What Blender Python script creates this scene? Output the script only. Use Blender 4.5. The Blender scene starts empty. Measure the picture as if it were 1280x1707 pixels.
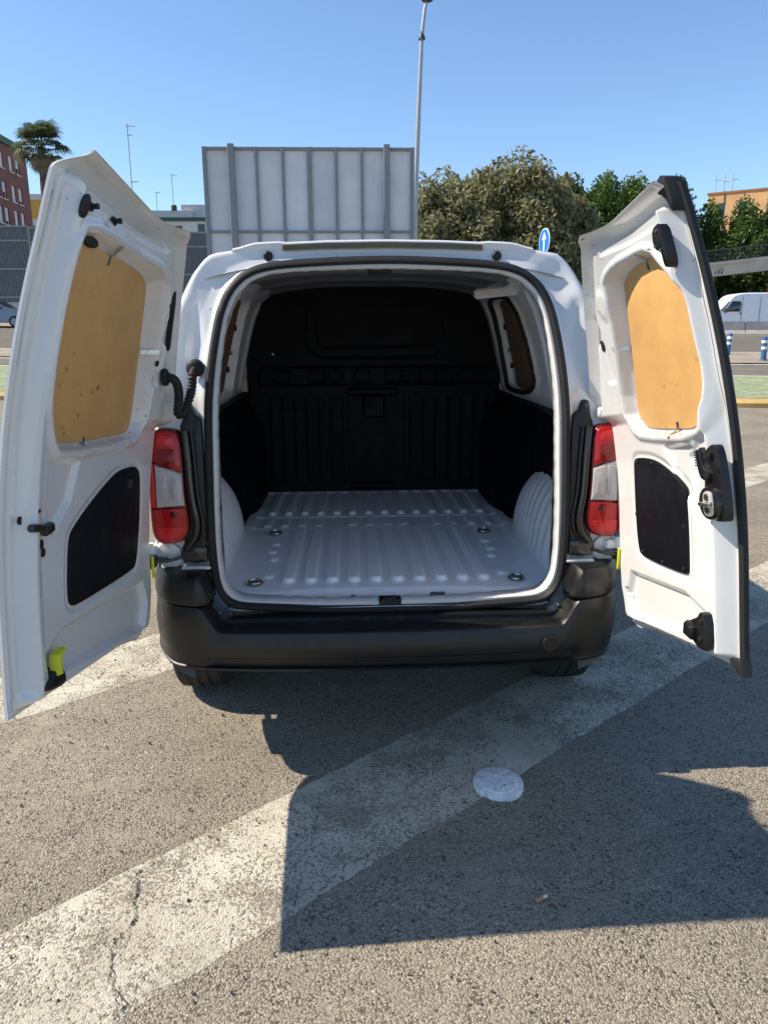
import bpy, math, random
import numpy as np
from mathutils import Matrix, Vector
from math import radians, sin, cos, pi
random.seed(7); rng = np.random.default_rng(7)
SC = bpy.context.scene
COL = SC.collection

# ------------------------------------------------------------------ camera
def cam_axes(yaw, pitch, roll):
    f0 = Vector((-sin(yaw), cos(yaw), 0)); r = Vector((cos(yaw), sin(yaw), 0))
    f = f0 * cos(pitch) + Vector((0, 0, -sin(pitch))); u = r.cross(f)
    return r * cos(roll) + u * sin(roll), -r * sin(roll) + u * cos(roll), f
cr, cu, cf = cam_axes(radians(-2.55), radians(13.63), radians(-.32))
camd = bpy.data.cameras.new('camera'); cam = bpy.data.objects.new('camera', camd); COL.objects.link(cam)
camd.sensor_fit = 'HORIZONTAL'; camd.sensor_width = 36; camd.lens = 36 * 1233 / 1280
camd.clip_start = .05; camd.clip_end = 2000
mw = Matrix.Identity(4)
for i in range(3):
    mw[i][0], mw[i][1], mw[i][2] = cr[i], cu[i], -cf[i]
mw.translation = (-.131, 0, 1.533)
cam.matrix_world = mw
SC.camera = cam

# ------------------------------------------------------------------ sky and sun
SUN_EL, SUN_AZ = radians(45.5), radians(5)          # sun stands left of the van, a little beyond it
to_sun = Vector((-cos(SUN_EL) * cos(SUN_AZ), cos(SUN_EL) * sin(SUN_AZ), sin(SUN_EL)))
w = bpy.data.worlds.new('World'); SC.world = w; w.use_nodes = True
nt = w.node_tree; sky = nt.nodes.new('ShaderNodeTexSky'); sky.sky_type = 'NISHITA'; sky.sun_disc = False
sky.sun_elevation = SUN_EL; sky.sun_rotation = math.atan2(to_sun.x, to_sun.y) % (2 * pi)
sky.air_density = 1.0; sky.dust_density = 0; sky.ozone_density = 4.8; sky.altitude = 0
nt.links.new(sky.outputs[0], nt.nodes['Background'].inputs[0]); nt.nodes['Background'].inputs[1].default_value = .122
sd = bpy.data.lights.new('sun', 'SUN'); sd.energy = 4.8; sd.angle = radians(.53); sd.color = (1, .90, .76)
so = bpy.data.objects.new('sun', sd); COL.objects.link(so)
so.rotation_euler = (-to_sun).to_track_quat('-Z', 'Y').to_euler(); so.location = (-20, 3, 20)
vs = SC.view_settings; vs.view_transform = 'Standard'; vs.look = 'None'; vs.gamma = 1; vs.use_curve_mapping = False
vs.exposure = 0.68
SC.cycles.max_bounces = 8

# ------------------------------------------------------------------ node helpers
class NT:
    def __init__(s, name):
        s.m = bpy.data.materials.new(name); s.m.use_nodes = True; s.t = s.m.node_tree
        s.b = s.t.nodes['Principled BSDF']; s.out = s.t.nodes['Material Output']
    def n(s, typ, **kw):
        nd = s.t.nodes.new('ShaderNode' + typ)
        for k, v in kw.items():
            if hasattr(nd, k) and k not in ('location',): setattr(nd, k, v)
            else: nd.inputs[k].default_value = v
        return nd
    def l(s, a, b): s.t.links.new(a, b)
    def pos(s): return s.n('NewGeometry').outputs['Position']
    def noise(s, vec, scale, detail=4, rough=.5):
        nd = s.n('TexNoise'); nd.inputs['Scale'].default_value = scale; nd.inputs['Detail'].default_value = detail
        nd.inputs['Roughness'].default_value = rough
        if vec is not None: s.l(vec, nd.inputs['Vector'])
        return nd.outputs['Fac']
    def ramp(s, fac, stops, interp='LINEAR'):
        nd = s.n('ValToRGB'); cr_ = nd.color_ramp; cr_.interpolation = interp
        while len(cr_.elements) < len(stops): cr_.elements.new(.5)
        for e, (p, c) in zip(cr_.elements, stops):
            e.position = p; e.color = (*c, 1) if isinstance(c, tuple) else (c, c, c, 1)
        s.l(fac, nd.inputs[0]); return nd.outputs[0]
    def mix(s, fac, a, b, blend='MIX'):
        nd = s.n('Mix'); nd.data_type = 'RGBA'; nd.blend_type = blend
        for i, v in ((0, fac), (6, a), (7, b)):
            if isinstance(v, (int, float)): nd.inputs[i].default_value = v
            elif isinstance(v, tuple): nd.inputs[i].default_value = (*v, 1)
            else: s.l(v, nd.inputs[i])
        return nd.outputs[2]
    def math(s, op, a, b=None, clamp=False):
        nd = s.n('Math'); nd.operation = op; nd.use_clamp = clamp
        for i, v in ((0, a), (1, b)):
            if v is None: continue
            if isinstance(v, (int, float)): nd.inputs[i].default_value = v
            else: s.l(v, nd.inputs[i])
        return nd.outputs[0]
    def mrange(s, v, a, b, c=0, d=1):
        nd = s.n('MapRange'); s.l(v, nd.inputs[0])
        for i, x in enumerate((a, b, c, d)): nd.inputs[i + 1].default_value = x
        return nd.outputs[0]
    def bump(s, h, dist, strength=1):
        nd = s.n('Bump'); nd.inputs['Strength'].default_value = strength; nd.inputs['Distance'].default_value = dist
        s.l(h, nd.inputs['Height']); s.l(nd.outputs[0], s.b.inputs['Normal'])
    def set(s, **kw):
        for k, v in kw.items():
            k = k.replace('_', ' ')
            if isinstance(v, (int, float)): s.b.inputs[k].default_value = v
            elif isinstance(v, tuple): s.b.inputs[k].default_value = (*v, 1)
            else: s.l(v, s.b.inputs[k])

def mat(name, c, rough=.5, metal=0, coat=0, var=.12, vs_=6, bump=0, bs=200, spec=.5, rvar=.1):
    t = NT(name); p = t.pos(); n = t.noise(p, vs_, 5, .6)
    lo = tuple(x * (1 - var) for x in c); hi = tuple(min(1, x * (1 + var)) for x in c)
    t.set(Base_Color=t.ramp(n, [(.3, lo), (.7, hi)]), Metallic=metal, Coat_Weight=coat)
    t.set(Roughness=t.mrange(t.noise(p, vs_ * 3, 3), .3, .7, max(.02, rough - rvar), min(1, rough + rvar)))
    t.b.inputs['Specular IOR Level'].default_value = spec
    t.b.inputs['Coat Roughness'].default_value = .06
    if bump: t.bump(t.noise(p, bs, 3), bump)
    return t.m

# ------------------------------------------------------------------ mesh helpers
def link(name, me, m, parent=None):
    o = bpy.data.objects.new(name, me); COL.objects.link(o)
    if m: me.materials.append(m) if not me.materials else None
    if parent is not None:
        o.parent = parent
        o.matrix_parent_inverse = parent_world(parent).inverted()
    return o
def parent_world(o):
    return Matrix.Translation(o.get('_w', (0, 0, 0)))
def mesh(name, v, f, m, parent=None, smooth=True, sharp=38):
    me = bpy.data.meshes.new(name); me.from_pydata([tuple(map(float, p)) for p in v], [], f); me.update()
    if smooth:
        me.polygons.foreach_set('use_smooth', [True] * len(me.polygons))
        me.set_sharp_from_angle(angle=radians(sharp))
    return link(name, me, m, parent)
def tag(o, label, cat, group=None, kind=None):
    o['label'] = label; o['category'] = cat
    if group: o['group'] = group
    if kind: o['kind'] = kind
    return o
def struct(o): o['kind'] = 'structure'; return o
def stuff(o): o['kind'] = 'stuff'; return o
def thing(name, label, cat, loc=(0, 0, 0), group=None):
    o = bpy.data.objects.new(name, None); COL.objects.link(o); o.location = loc; o['_w'] = list(loc)
    o.empty_display_size = .2
    return tag(o, label, cat, group)
def gridf(nu, nv, off=0, flip=False):
    i, j = np.meshgrid(np.arange(nu - 1), np.arange(nv - 1), indexing='ij'); a = (i * nv + j + off).ravel()
    q = np.stack([a, a + nv, a + nv + 1, a + 1], 1)
    if flip: q = q[:, ::-1]
    return q.tolist()
def sstep(a, b, x):
    t = np.clip((x - a) / (b - a), 0, 1); return t * t * (3 - 2 * t)
def lstep(a, b, x):
    t = np.clip((x - a) / (b - a), 0, 1); return .72 * t + .28 * t * t * (3 - 2 * t)
def sdf(x, z, poly):
    """signed distance to a polygon, negative inside"""
    P = np.asarray(poly, float); d = np.full(np.shape(x), 1e9); ins = np.zeros(np.shape(x), bool)
    for a, b in zip(P, np.roll(P, -1, 0)):
        e = b - a; wx, wz = x - a[0], z - a[1]
        t = np.clip((wx * e[0] + wz * e[1]) / (e @ e + 1e-12), 0, 1)
        d = np.minimum(d, np.hypot(wx - e[0] * t, wz - e[1] * t))
        c = ((a[1] <= z) != (b[1] <= z)) & (x < (b[0] - a[0]) * (z - a[1]) / (b[1] - a[1] + 1e-12) + a[0])
        ins ^= c
    return np.where(ins, -d, d)
def chaikin(p, n=2, closed=True):
    p = np.asarray(p, float)
    for _ in range(n):
        q = np.roll(p, -1, 0) if closed else p[1:]; a = p if closed else p[:-1]
        r = np.empty((2 * len(a), p.shape[1])); r[0::2] = a * .75 + q * .25; r[1::2] = a * .25 + q * .75
        p = r if closed else np.vstack([p[:1], r, p[-1:]])
    return p
def resample(p, n, closed=False):
    p = np.asarray(p, float)
    if closed: p = np.vstack([p, p[:1]])
    s = np.r_[0, np.cumsum(np.linalg.norm(np.diff(p, axis=0), axis=1))]
    t = np.linspace(0, s[-1], n + 1)[:-1] if closed else np.linspace(0, s[-1], n)
    return np.stack([np.interp(t, s, p[:, k]) for k in range(p.shape[1])], 1)
def inset(p, d):
    p = np.asarray(p, float); a = np.roll(p, 1, 0); b = np.roll(p, -1, 0)
    n1 = np.stack([-(p - a)[:, 1], (p - a)[:, 0]], 1); n2 = np.stack([-(b - p)[:, 1], (b - p)[:, 0]], 1)
    n1 /= np.linalg.norm(n1, axis=1)[:, None] + 1e-9; n2 /= np.linalg.norm(n2, axis=1)[:, None] + 1e-9
    n = n1 + n2; n /= np.maximum(np.sum(n * n1, 1), .35)[:, None]; 
    area = np.sum(p[:, 0] * b[:, 1] - b[:, 0] * p[:, 1])
    return p + n * d * (1 if area > 0 else -1)
I3 = lambda x, z, t: (x, t, z)
class MB:
    def __init__(s): s.v = []; s.f = []
    def add(s, v, f):
        o = len(s.v); s.v += [tuple(map(float, p)) for p in v]; s.f += [[i + o for i in q] for q in f]; return s
    def box(s, c, d, rz=0, bev=0, rot=None):
        x, y, z = d[0] / 2, d[1] / 2, d[2] / 2
        if bev:
            b = min(bev, x * .9, y * .9, z * .9); vs_ = []; 
            for sx in (-1, 1):
                for sy in (-1, 1):
                    for sz in (-1, 1):
                        vs_ += [(sx * x, sy * (y - b), sz * (z - b)), (sx * (x - b), sy * y, sz * (z - b)), (sx * (x - b), sy * (y - b), sz * z)]
            ix = lambda a, b_, c_, k: ((a > 0) * 4 + (b_ > 0) * 2 + (c_ > 0)) * 3 + k
            fs = []
            for sg in (-1, 1):
                fs += [[ix(sg, -1, -1, 0), ix(sg, 1, -1, 0), ix(sg, 1, 1, 0), ix(sg, -1, 1, 0)], [ix(-1, sg, -1, 1), ix(1, sg, -1, 1), ix(1, sg, 1, 1), ix(-1, sg, 1, 1)],
                       [ix(-1, -1, sg, 2), ix(1, -1, sg, 2), ix(1, 1, sg, 2), ix(-1, 1, sg, 2)]]
                for s2 in (-1, 1):
                    fs += [[ix(sg, s2, -1, 0), ix(sg, s2, 1, 0), ix(sg, s2, 1, 1), ix(sg, s2, -1, 1)], [ix(sg, -1, s2, 0), ix(sg, 1, s2, 0), ix(sg, 1, s2, 2), ix(sg, -1, s2, 2)],
                           [ix(-1, sg, s2, 1), ix(1, sg, s2, 1), ix(1, sg, s2, 2), ix(-1, sg, s2, 2)]]
                    for s3 in (-1, 1): fs.append([ix(sg, s2, s3, k) for k in range(3)])
        else:
            vs_ = [(a * x, b * y, c_ * z) for a in (-1, 1) for b in (-1, 1) for c_ in (-1, 1)]
            fs = [[0, 1, 3, 2], [4, 6, 7, 5], [0, 4, 5, 1], [2, 3, 7, 6], [0, 2, 6, 4], [1, 5, 7, 3]]
        M_ = rot if rot is not None else Matrix.Rotation(rz, 3, 'Z')
        return s.add([M_ @ Vector(p) + Vector(c) for p in vs_], fs)
    def tube(s, path, r, n=10, closed=False, cap=True, squash=None):
        P = [Vector(p) for p in path]; N = len(P); rad = r if hasattr(r, '__len__') else [r] * N
        T = []
        for i in range(N):
            a = P[(i - 1) % N] if closed or i else P[0]; b = P[(i + 1) % N] if closed or i < N - 1 else P[-1]
            T.append((b - a).normalized())
        up = Vector((0, 0, 1)) if abs(T[0].z) < .9 else Vector((0, 1, 0))
        u = T[0].cross(up).normalized(); vv = []
        for i in range(N):
            u = (u - T[i] * u.dot(T[i])).normalized(); q = T[i].cross(u)
            for k in range(n):
                a = 2 * pi * k / n; vv.append(P[i] + (u * cos(a) + q * sin(a)) * rad[i])
        ff = [[i * n + k, i * n + (k + 1) % n, ((i + 1) % N) * n + (k + 1) % n, ((i + 1) % N) * n + k] for i in range(N if closed else N - 1) for k in range(n)]
        if cap and not closed: ff += [list(range(n))[::-1], [(N - 1) * n + k for k in range(n)]]
        return s.add(vv, ff)
    def cyl(s, a, b, r, r2=None, n=16): return s.tube([a, b], [r, r if r2 is None else r2], n)
    def lathe(s, c, prof, n=24, axis='Z', M_=None):
        vv = []; ff = []
        for (r, h) in prof:
            for k in range(n):
                a = 2 * pi * k / n; p = Vector((r * cos(a), r * sin(a), h))
                if axis == 'X': p = Vector((p.z, p.x, p.y))
                if axis == 'Y': p = Vector((p.x, p.z, p.y))
                if M_ is not None: p = M_ @ p
                vv.append(p + Vector(c))
        m = len(prof)
        ff = [[i * n + k, i * n + (k + 1) % n, (i + 1) * n + (k + 1) % n, (i + 1) * n + k] for i in range(m - 1) for k in range(n)]
        ff += [list(range(n))[::-1], [(m - 1) * n + k for k in range(n)]]
        return s.add(vv, ff)
    def plate(s, outline, fm, t0, t1, bev=0):
        """solid plate from a 2D outline; t0 = back, t1 = visible face (bevelled)"""
        p = np.asarray(outline, float); n = len(p); rings = [(p, t0)]
        if bev:
            k = bev if t1 > t0 else -bev
            rings += [(p, t1 - k), (inset(p, bev * .35), t1 - k * .3), (inset(p, bev), t1)]
        else: rings += [(p, t1)]
        vv = [fm(a, b, t) for q, t in rings for a, b in q]
        ff = [[i * n + k, i * n + (k + 1) % n, (i + 1) * n + (k + 1) % n, (i + 1) * n + k] for i in range(len(rings) - 1) for k in range(n)]
        ff += [list(range(n))[::-1], [(len(rings) - 1) * n + k for k in range(n)]]
        return s.add(vv, ff)
    def build(s, name, m, parent=None, smooth=True, sharp=38): 
        return mesh(name, s.v, s.f, m, parent, smooth, sharp)
def rrect(x0, x1, z0, z1, r, n=5):
    out = []
    for cx, cz, a0 in ((x1 - r, z1 - r, 0), (x0 + r, z1 - r, pi / 2), (x0 + r, z0 + r, pi), (x1 - r, z0 + r, 1.5 * pi)):
        out += [(cx + r * cos(a0 + pi / 2 * k / n), cz + r * sin(a0 + pi / 2 * k / n)) for k in range(n + 1)]
    return out
def ell(cx, cz, rx, rz, n=20): return [(cx + rx * cos(2 * pi * k / n), cz + rz * sin(2 * pi * k / n)) for k in range(n)]

# ------------------------------------------------------------------ ground materials
def asphalt(name, tone=1.0, paint=None, warm=1.0, coarse=1.0, fine=False):
    t = NT(name); p = t.pos()
    wob = t.n('TexNoise'); wob.inputs['Scale'].default_value = 90; t.l(p, wob.inputs['Vector'])
    pw = t.n('VectorMath', operation='MULTIPLY_ADD'); t.l(wob.outputs['Color'], pw.inputs[0]); pw.inputs[1].default_value = (.006,) * 3; t.l(p, pw.inputs[2])
    def vor(sc):
        v = t.n('TexVoronoi'); v.voronoi_dimensions = '2D'; v.inputs['Scale'].default_value = sc / coarse; t.l(pw.outputs[0], v.inputs['Vector'])
        q = t.n('SeparateColor'); t.l(v.outputs['Color'], q.inputs[0]); return v.outputs['Distance'], q.outputs
    d1, c1 = vor(150); d2, c2 = vor(310); d3, c3 = vor(62)
    k = tone
    C_ = lambda a: (a * k * warm, a * k * .87, a * k * .675 / warm ** .5)
    st = t.ramp(c1[0], [(0, C_(.10)), (.14, C_(.15)), (.20, C_(.27)), (.55, C_(.36)), (1, C_(.50))])
    st2 = t.ramp(c2[0], [(0, C_(.13)), (.5, C_(.29)), (1, C_(.46))])
    gap = t.mrange(d1, .40, .60)
    c = t.mix(gap, st, t.mix(.5, st2, C_(.13)))
    fin = t.mrange(t.noise(p, 11, 5, .6), .42, .66, 0, .75)
    c = t.mix(fin, c, st2)
    bigs = t.math('MULTIPLY', t.math('LESS_THAN', c3[0], .06), t.math('LESS_THAN', d3, .34)); c = t.mix(bigs, c, t.ramp(c3[1], [(0, C_(.07)), (.7, C_(.17)), (1, C_(.55))]))
    c = t.mix(1, c, t.ramp(t.noise(p, .9, 6, .6), [(.25, .72), (.5, 1.0), (.75, 1.16)]), 'MULTIPLY')
    c = t.mix(t.mrange(t.noise(p, 3.1, 7, .65), .57, .72, 0, .34), c, C_(.55))
    ms = t.n('Mapping'); ms.inputs['Rotation'].default_value = (0, 0, .9); ms.inputs['Scale'].default_value = (.5, 2.6, 1); t.l(p, ms.inputs[0])
    c = t.mix(t.mrange(t.noise(ms.outputs[0], 1.1, 6, .6), .55, .72, 0, .38), c, C_(.15))
    c = t.mix(t.mrange(t.noise(p, 5.3, 2), .74, .78, 0, .55), c, C_(.07))
    h = t.math('MULTIPLY', t.math('SUBTRACT', 1, t.math('MULTIPLY', d1, 1.3), True), t.mrange(c1[1], 0, 1, .35, 1))
    h = t.math('MULTIPLY', h, t.mrange(fin, 0, .75, 1, .45))
    h2 = t.math('MULTIPLY', t.math('MULTIPLY', t.math('SUBTRACT', 1, d2, True), c2[1]), .55)
    h = t.math('ADD', t.math('ADD', h, h2), t.math('MULTIPLY', bigs, .5))
    if paint:
        pc = t.mix(1, paint, t.ramp(t.noise(p, 6, 6, .65), [(.3, .74), (.55, 1.0), (.8, 1.08)]), 'MULTIPLY')
        pc = t.mix(t.mrange(t.noise(p, 2.2, 5, .6), .44, .68, 0, .5), pc, (.36, .32, .25))
        wear = t.math('ADD', t.mrange(t.noise(p, 3.2, 6, .68), .36, .64, -.25, .66), t.math('MULTIPLY', t.math('SUBTRACT', c1[2], .5), .85))
        wear = t.math('ADD', wear, t.math('MULTIPLY', t.math('SUBTRACT', c2[2], .5), .35))
        hole = t.mrange(wear, .22, .38)
        cd = t.n('TexNoise'); cd.inputs['Scale'].default_value = 9; cd.inputs['Detail'].default_value = 6; t.l(p, cd.inputs['Vector'])
        cv_ = t.n('VectorMath', operation='MULTIPLY_ADD'); t.l(cd.outputs['Color'], cv_.inputs[0]); cv_.inputs[1].default_value = (.11,) * 3; t.l(p, cv_.inputs[2])
        ck = t.n('TexVoronoi'); ck.voronoi_dimensions = '2D'; ck.feature = 'DISTANCE_TO_EDGE'; ck.inputs['Scale'].default_value = 9.5; t.l(cv_.outputs[0], ck.inputs['Vector'])
        px_ = t.n('SeparateXYZ'); t.l(p, px_.inputs[0])
        far = t.mrange(px_.outputs[1], 2.35, 2.9)
        crack = t.math('MULTIPLY', t.mrange(ck.outputs['Distance'], .004, .018, 1, 0), t.math('MULTIPLY', t.mrange(t.noise(p, 2.3, 3), .38, .58, 0, .8), far))
        c = t.mix(t.math('MULTIPLY', hole, .85), pc, c); c = t.mix(crack, c, (.06, .055, .05))
        h = t.math('SUBTRACT', t.math('MULTIPLY', h, t.mrange(hole, 0, 1, .6, 1)), t.math('MULTIPLY', crack, .8))
    t.set(Base_Color=c, Roughness=.92); t.b.inputs['Specular IOR Level'].default_value = .2
    t.bump(h, .0050 if not fine else .0012, 1)
    return t.m
A_NEAR = asphalt('worn_asphalt', .95)
A_PAINT = asphalt('worn_white_road_paint', .90, paint=(.575, .53, .42))
A_ROAD = asphalt('road_asphalt', .60, warm=.95, fine=True)
A_ROAD2 = asphalt('far_road_asphalt', .52, warm=.93, fine=True)
A_WALK = asphalt('median_paving', 1.05, fine=True)
GREEN = asphalt('green_lane', .6, paint=(.30, .38, .20), fine=True)
LINE = mat('line_paint', (.6, .58, .52), .8, var=.2, vs_=3)
YEL = mat('yellow_kerb', (.42, .29, .10), .8, var=.25, vs_=2)
CONC = mat('concrete', (.42, .39, .35), .9, var=.22, vs_=1.4, bump=.004, bs=40)

def gz(x, y): return (np.clip(y, 9, 56) - 9) * (.035 + .0007 * np.clip(-np.asarray(x, float), 0, 30))
def sheet(name, xs, ys, zoff, m):
    X, Y = np.meshgrid(xs, ys, indexing='ij'); Z = gz(X, Y) + zoff
    return struct(mesh(name, np.stack([X, Y, Z], -1).reshape(-1, 3), gridf(len(xs), len(ys)), m))
sheet('ground', np.r_[-400, -150, -70, np.arange(-44, 46, 4), 70, 150, 400], np.r_[-150, -30, 0, 6, 9, 12, 16, 20, 25, 30, 36, 42, 48, 52, 56, 80, 150, 600], 0, A_NEAR)
def band(name, a, b, zoff, m, x0=-60, x1=60, n=40):
    """strip across the view between two lines y = y0 + k x, each given by its y at x=-10 and x=+10"""
    xs = np.linspace(x0, x1, n); v = []
    for x in xs:
        for (l, r), k in ((a, 0), (b, 1)):
            y = l + (r - l) * (x + 10) / 20; v.append((x, y, float(gz(x, y)) + zoff))
    return struct(mesh(name, v, [[2 * i, 2 * i + 2, 2 * i + 3, 2 * i + 1] for i in range(n - 1)], m))
LB = dict(k0=(15.75, 12.95), k1=(15.98, 13.25), g0=(16.1, 13.3), g1=(21.85, 17.85), r1=(26.4, 23.6), m1=(30.2, 28.8), f1=(47.5, 46.2))
def off(l, d): return (l[0] + d, l[1] + d)
# raised kerb with painted top, pavement behind
xs = np.linspace(-60, 60, 61); kb = MB(); kv = []; 
for x in xs:
    for (l, r), z in ((LB['k0'], 0), (LB['k0'], .085), (off(LB['k0'], .03), .10), (LB['g0'], .135), (LB['g0'], .0)):
        y = l + (r - l) * (x + 10) / 20; kv.append((x, y, float(gz(x, y)) + z))
struct(mesh('kerb', kv, gridf(61, 5), YEL))
band('green_lane', LB['g0'], LB['g1'], .139, GREEN)
band('line_marking', LB['g1'], off(LB['g1'], .14), .142, LINE)
band('road', off(LB['g1'], .14), LB['r1'], .02, A_ROAD)
band('median', LB['r1'], LB['m1'], .05, A_WALK)
band('line_marking', off(LB['r1'], -.45), off(LB['r1'], -.25), .026, LINE)
band('far_road', LB['m1'], LB['f1'], .02, A_ROAD2)
band('line_marking', off(LB['m1'], .3), off(LB['m1'], .48), .026, LINE)
band('line_marking', off(LB['f1'], -.6), off(LB['f1'], -.35), .026, LINE)
band('verge', LB['f1'], off(LB['f1'], 6), .05, A_WALK)

# diagonal worn hatch stripes, ragged edges
def stripe(c0, x0, x1):
    n = int((x1 - x0) / .03); v = []
    for i in range(n + 1):
        x = x0 + (x1 - x0) * i / n; j = lambda: random.uniform(-.006, .006)
        yl = c0 + .805 * x + .003 * sin(x * 9 + c0) + .002 * sin(x * 23)
        a_, b_ = yl + j(), yl + .583 + j()
        v += [(x, a_, .0006), (x, a_ + .02, .003), (x, b_ - .02, .003), (x, b_, .0006)]
    f = [[4 * i + k, 4 * i + 4 + k, 4 * i + 5 + k, 4 * i + 1 + k] for i in range(n) for k in range(3)]
    return struct(mesh('painted_stripe', v, f, A_PAINT))
stripe(1.955, -3.4, 7.0); stripe(4.03, -5, 5.5); stripe(6.1, -6, 2.6); stripe(-.12, -1.2, 8)
# long crack across the stripe
ck = [(-.70, 1.95), (-.767, 1.874), (-.757, 1.803), (-.73, 1.692), (-.743, 1.633), (-.748, 1.576), (-.719, 1.504), (-.682, 1.46), (-.68, 1.42), (-.693, 1.395), (-.70, 1.2)]
def crack_line(ck, n, w0, seed):
    r = np.random.default_rng(seed); cp = resample(ck, n); jx = np.cumsum(r.normal(0, .0034, n)); jx -= np.linspace(0, jx[-1], n); wd = w0 * (.15 + np.abs(np.convolve(r.normal(0, 1, n + 4), np.ones(5) / 2.2, 'valid')))
    wd *= np.minimum(1, np.minimum(np.arange(n), np.arange(n)[::-1]) / 8); wr = wd * r.uniform(.5, 1.5, n); v = []
    for (x, y), j_, a_, b_ in zip(cp, jx, wd, wr): v += [(x + j_ - a_, y, .0062), (x + j_ + b_, y, .0062)]
    struct(mesh('road_crack', v, [[2 * i, 2 * i + 1, 2 * i + 3, 2 * i + 2] for i in range(n - 1)], CRK))
CRK = asphalt('crack_dirt', .30)
crack_line(ck, 160, .0015, 3); crack_line([(a_ + .012, b_ + .01) for a_, b_ in ck[:6]], 90, .0010, 11); crack_line([(a_ - .010, b_ - .01) for a_, b_ in ck[4:]], 90, .0010, 12)

# loose chippings
gv, gf = MB(), None
for i in range(900):
    x = random.uniform(-1.6, 1.8); y = random.uniform(.9, 4.6); r = random.choice((.0025, .003, .004, .004, .006)) * random.uniform(.8, 1.3)
    a = random.random() * 6.28; z = r * .5 + (.004)
    gv.add([(x + r * cos(a), y + r * sin(a), z), (x + r * cos(a + 2), y + r * sin(a + 2), z * 1.1), (x + r * cos(a + 4.1), y + r * sin(a + 4.1), z * .9), (x, y, z + r * .8), (x, y, 0)],
           [[0, 1, 3], [1, 2, 3], [2, 0, 3], [1, 0, 4], [2, 1, 4], [0, 2, 4]])
g = gv.build('loose_chippings', asphalt('chipping_stone', .6), smooth=False); tag(g, 'tiny loose stone chippings scattered over the worn asphalt', 'gravel', kind='stuff')

# ================================================================== the van
def paint_mat():
    t = NT('white_van_paint'); p = t.pos()
    c = t.mix(t.mrange(t.noise(p, 3, 6, .6), .45, .8, 0, .16), (.655, .655, .645), (.51, .49, .46))
    # small chips and scuffs
    sc = t.n('Mapping'); sc.inputs['Scale'].default_value = (30, 9, 60); sc.inputs['Rotation'].default_value = (.5, .2, .3); t.l(p, sc.inputs[0])
    sfn = t.noise(sc.outputs[0], 1.5, 3, .6); reg = t.noise(p, 2.6, 2)
    chip = t.math('MULTIPLY', t.mrange(sfn, .675, .70), t.mrange(reg, .54, .60))
    c = t.mix(chip, c, (.10, .09, .09))
    t.set(Base_Color=c, Roughness=t.mrange(t.noise(p, 8, 4), .3, .7, .18, .30), Coat_Weight=.8)
    t.b.inputs['Coat Roughness'].default_value = .07
    t.bump(t.noise(p, 260, 2), .0002)
    return t.m
WHITE = paint_mat()
WHITE_IN = mat('white_primer_inside', (.86, .86, .85), .4, coat=.3, var=.06, vs_=4)
def floor_mat():
    t = NT('white_floor_paint'); p = t.pos()
    c = t.mix(t.mrange(t.noise(p, 2.5, 5, .6), .55, .85, 0, .2), (.92, .925, .93), (.74, .73, .71))
    mp = t.n('Mapping'); mp.inputs['Scale'].default_value = (90, 5, 90); t.l(p, mp.inputs[0]); c = t.mix(t.mrange(t.noise(mp.outputs[0], 1, 2), .74, .78, 0, .35), c, (.35, .34, .33))
    t.set(Base_Color=c, Roughness=.33, Coat_Weight=.25); return t.m
FLOORP = floor_mat()
BLACKP = mat('black_textured_plastic', (.0065, .0065, .007), .38, var=.25, vs_=9, bump=.0004, bs=900)
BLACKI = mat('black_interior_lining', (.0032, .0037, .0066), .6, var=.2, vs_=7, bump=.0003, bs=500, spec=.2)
RUBBER = mat('black_rubber', (.014, .014, .015), .6, var=.2, spec=.35)
GLOSSB = mat('gloss_black', (.010, .010, .011), .22, var=.2, coat=.3)
STEEL = mat('zinc_steel', (.55, .53, .48), .3, metal=1, var=.15, vs_=40)
DARKST = mat('dark_steel', (.10, .10, .10), .4, metal=.8, var=.2)
YELP = mat('yellow_plastic', (.62, .66, .03), .45, var=.08)
def board_mat():
    t = NT('hardboard'); p = t.pos()
    f1 = t.noise(p, 420, 3, .7); f2 = t.noise(p, 9, 5, .6); f3 = t.noise(p, 60, 4, .6)
    c = t.ramp(f1, [(.25, (.50, .27, .085)), (.75, (.66, .385, .135))])
    c = t.mix(1, c, t.ramp(f2, [(.3, .88), (.7, 1.06)]), 'MULTIPLY')
    c = t.mix(t.mrange(f3, .68, .8, 0, .25), c, (.25, .13, .05))
    sc = t.n('Mapping'); sc.inputs['Scale'].default_value = (7, 14, 40); t.l(p, sc.inputs[0])
    c = t.mix(t.mrange(t.noise(sc.outputs[0], 1.1, 4, .6), .70, .76, 0, .30), c, (.72, .5, .26))
    st = t.math('MULTIPLY', t.mrange(t.noise(p, 22, 4), .64, .70), t.mrange(t.noise(p, 3.3, 1), .60, .66))
    c = t.mix(st, c, (.07, .045, .02))
    t.set(Base_Color=c, Roughness=.62); t.bump(f1, .0006); return t.m
BOARD = board_mat()
BOARD2 = mat('dark_brown_hardboard', (.19, .115, .065), .7, var=.15, vs_=20)
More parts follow.
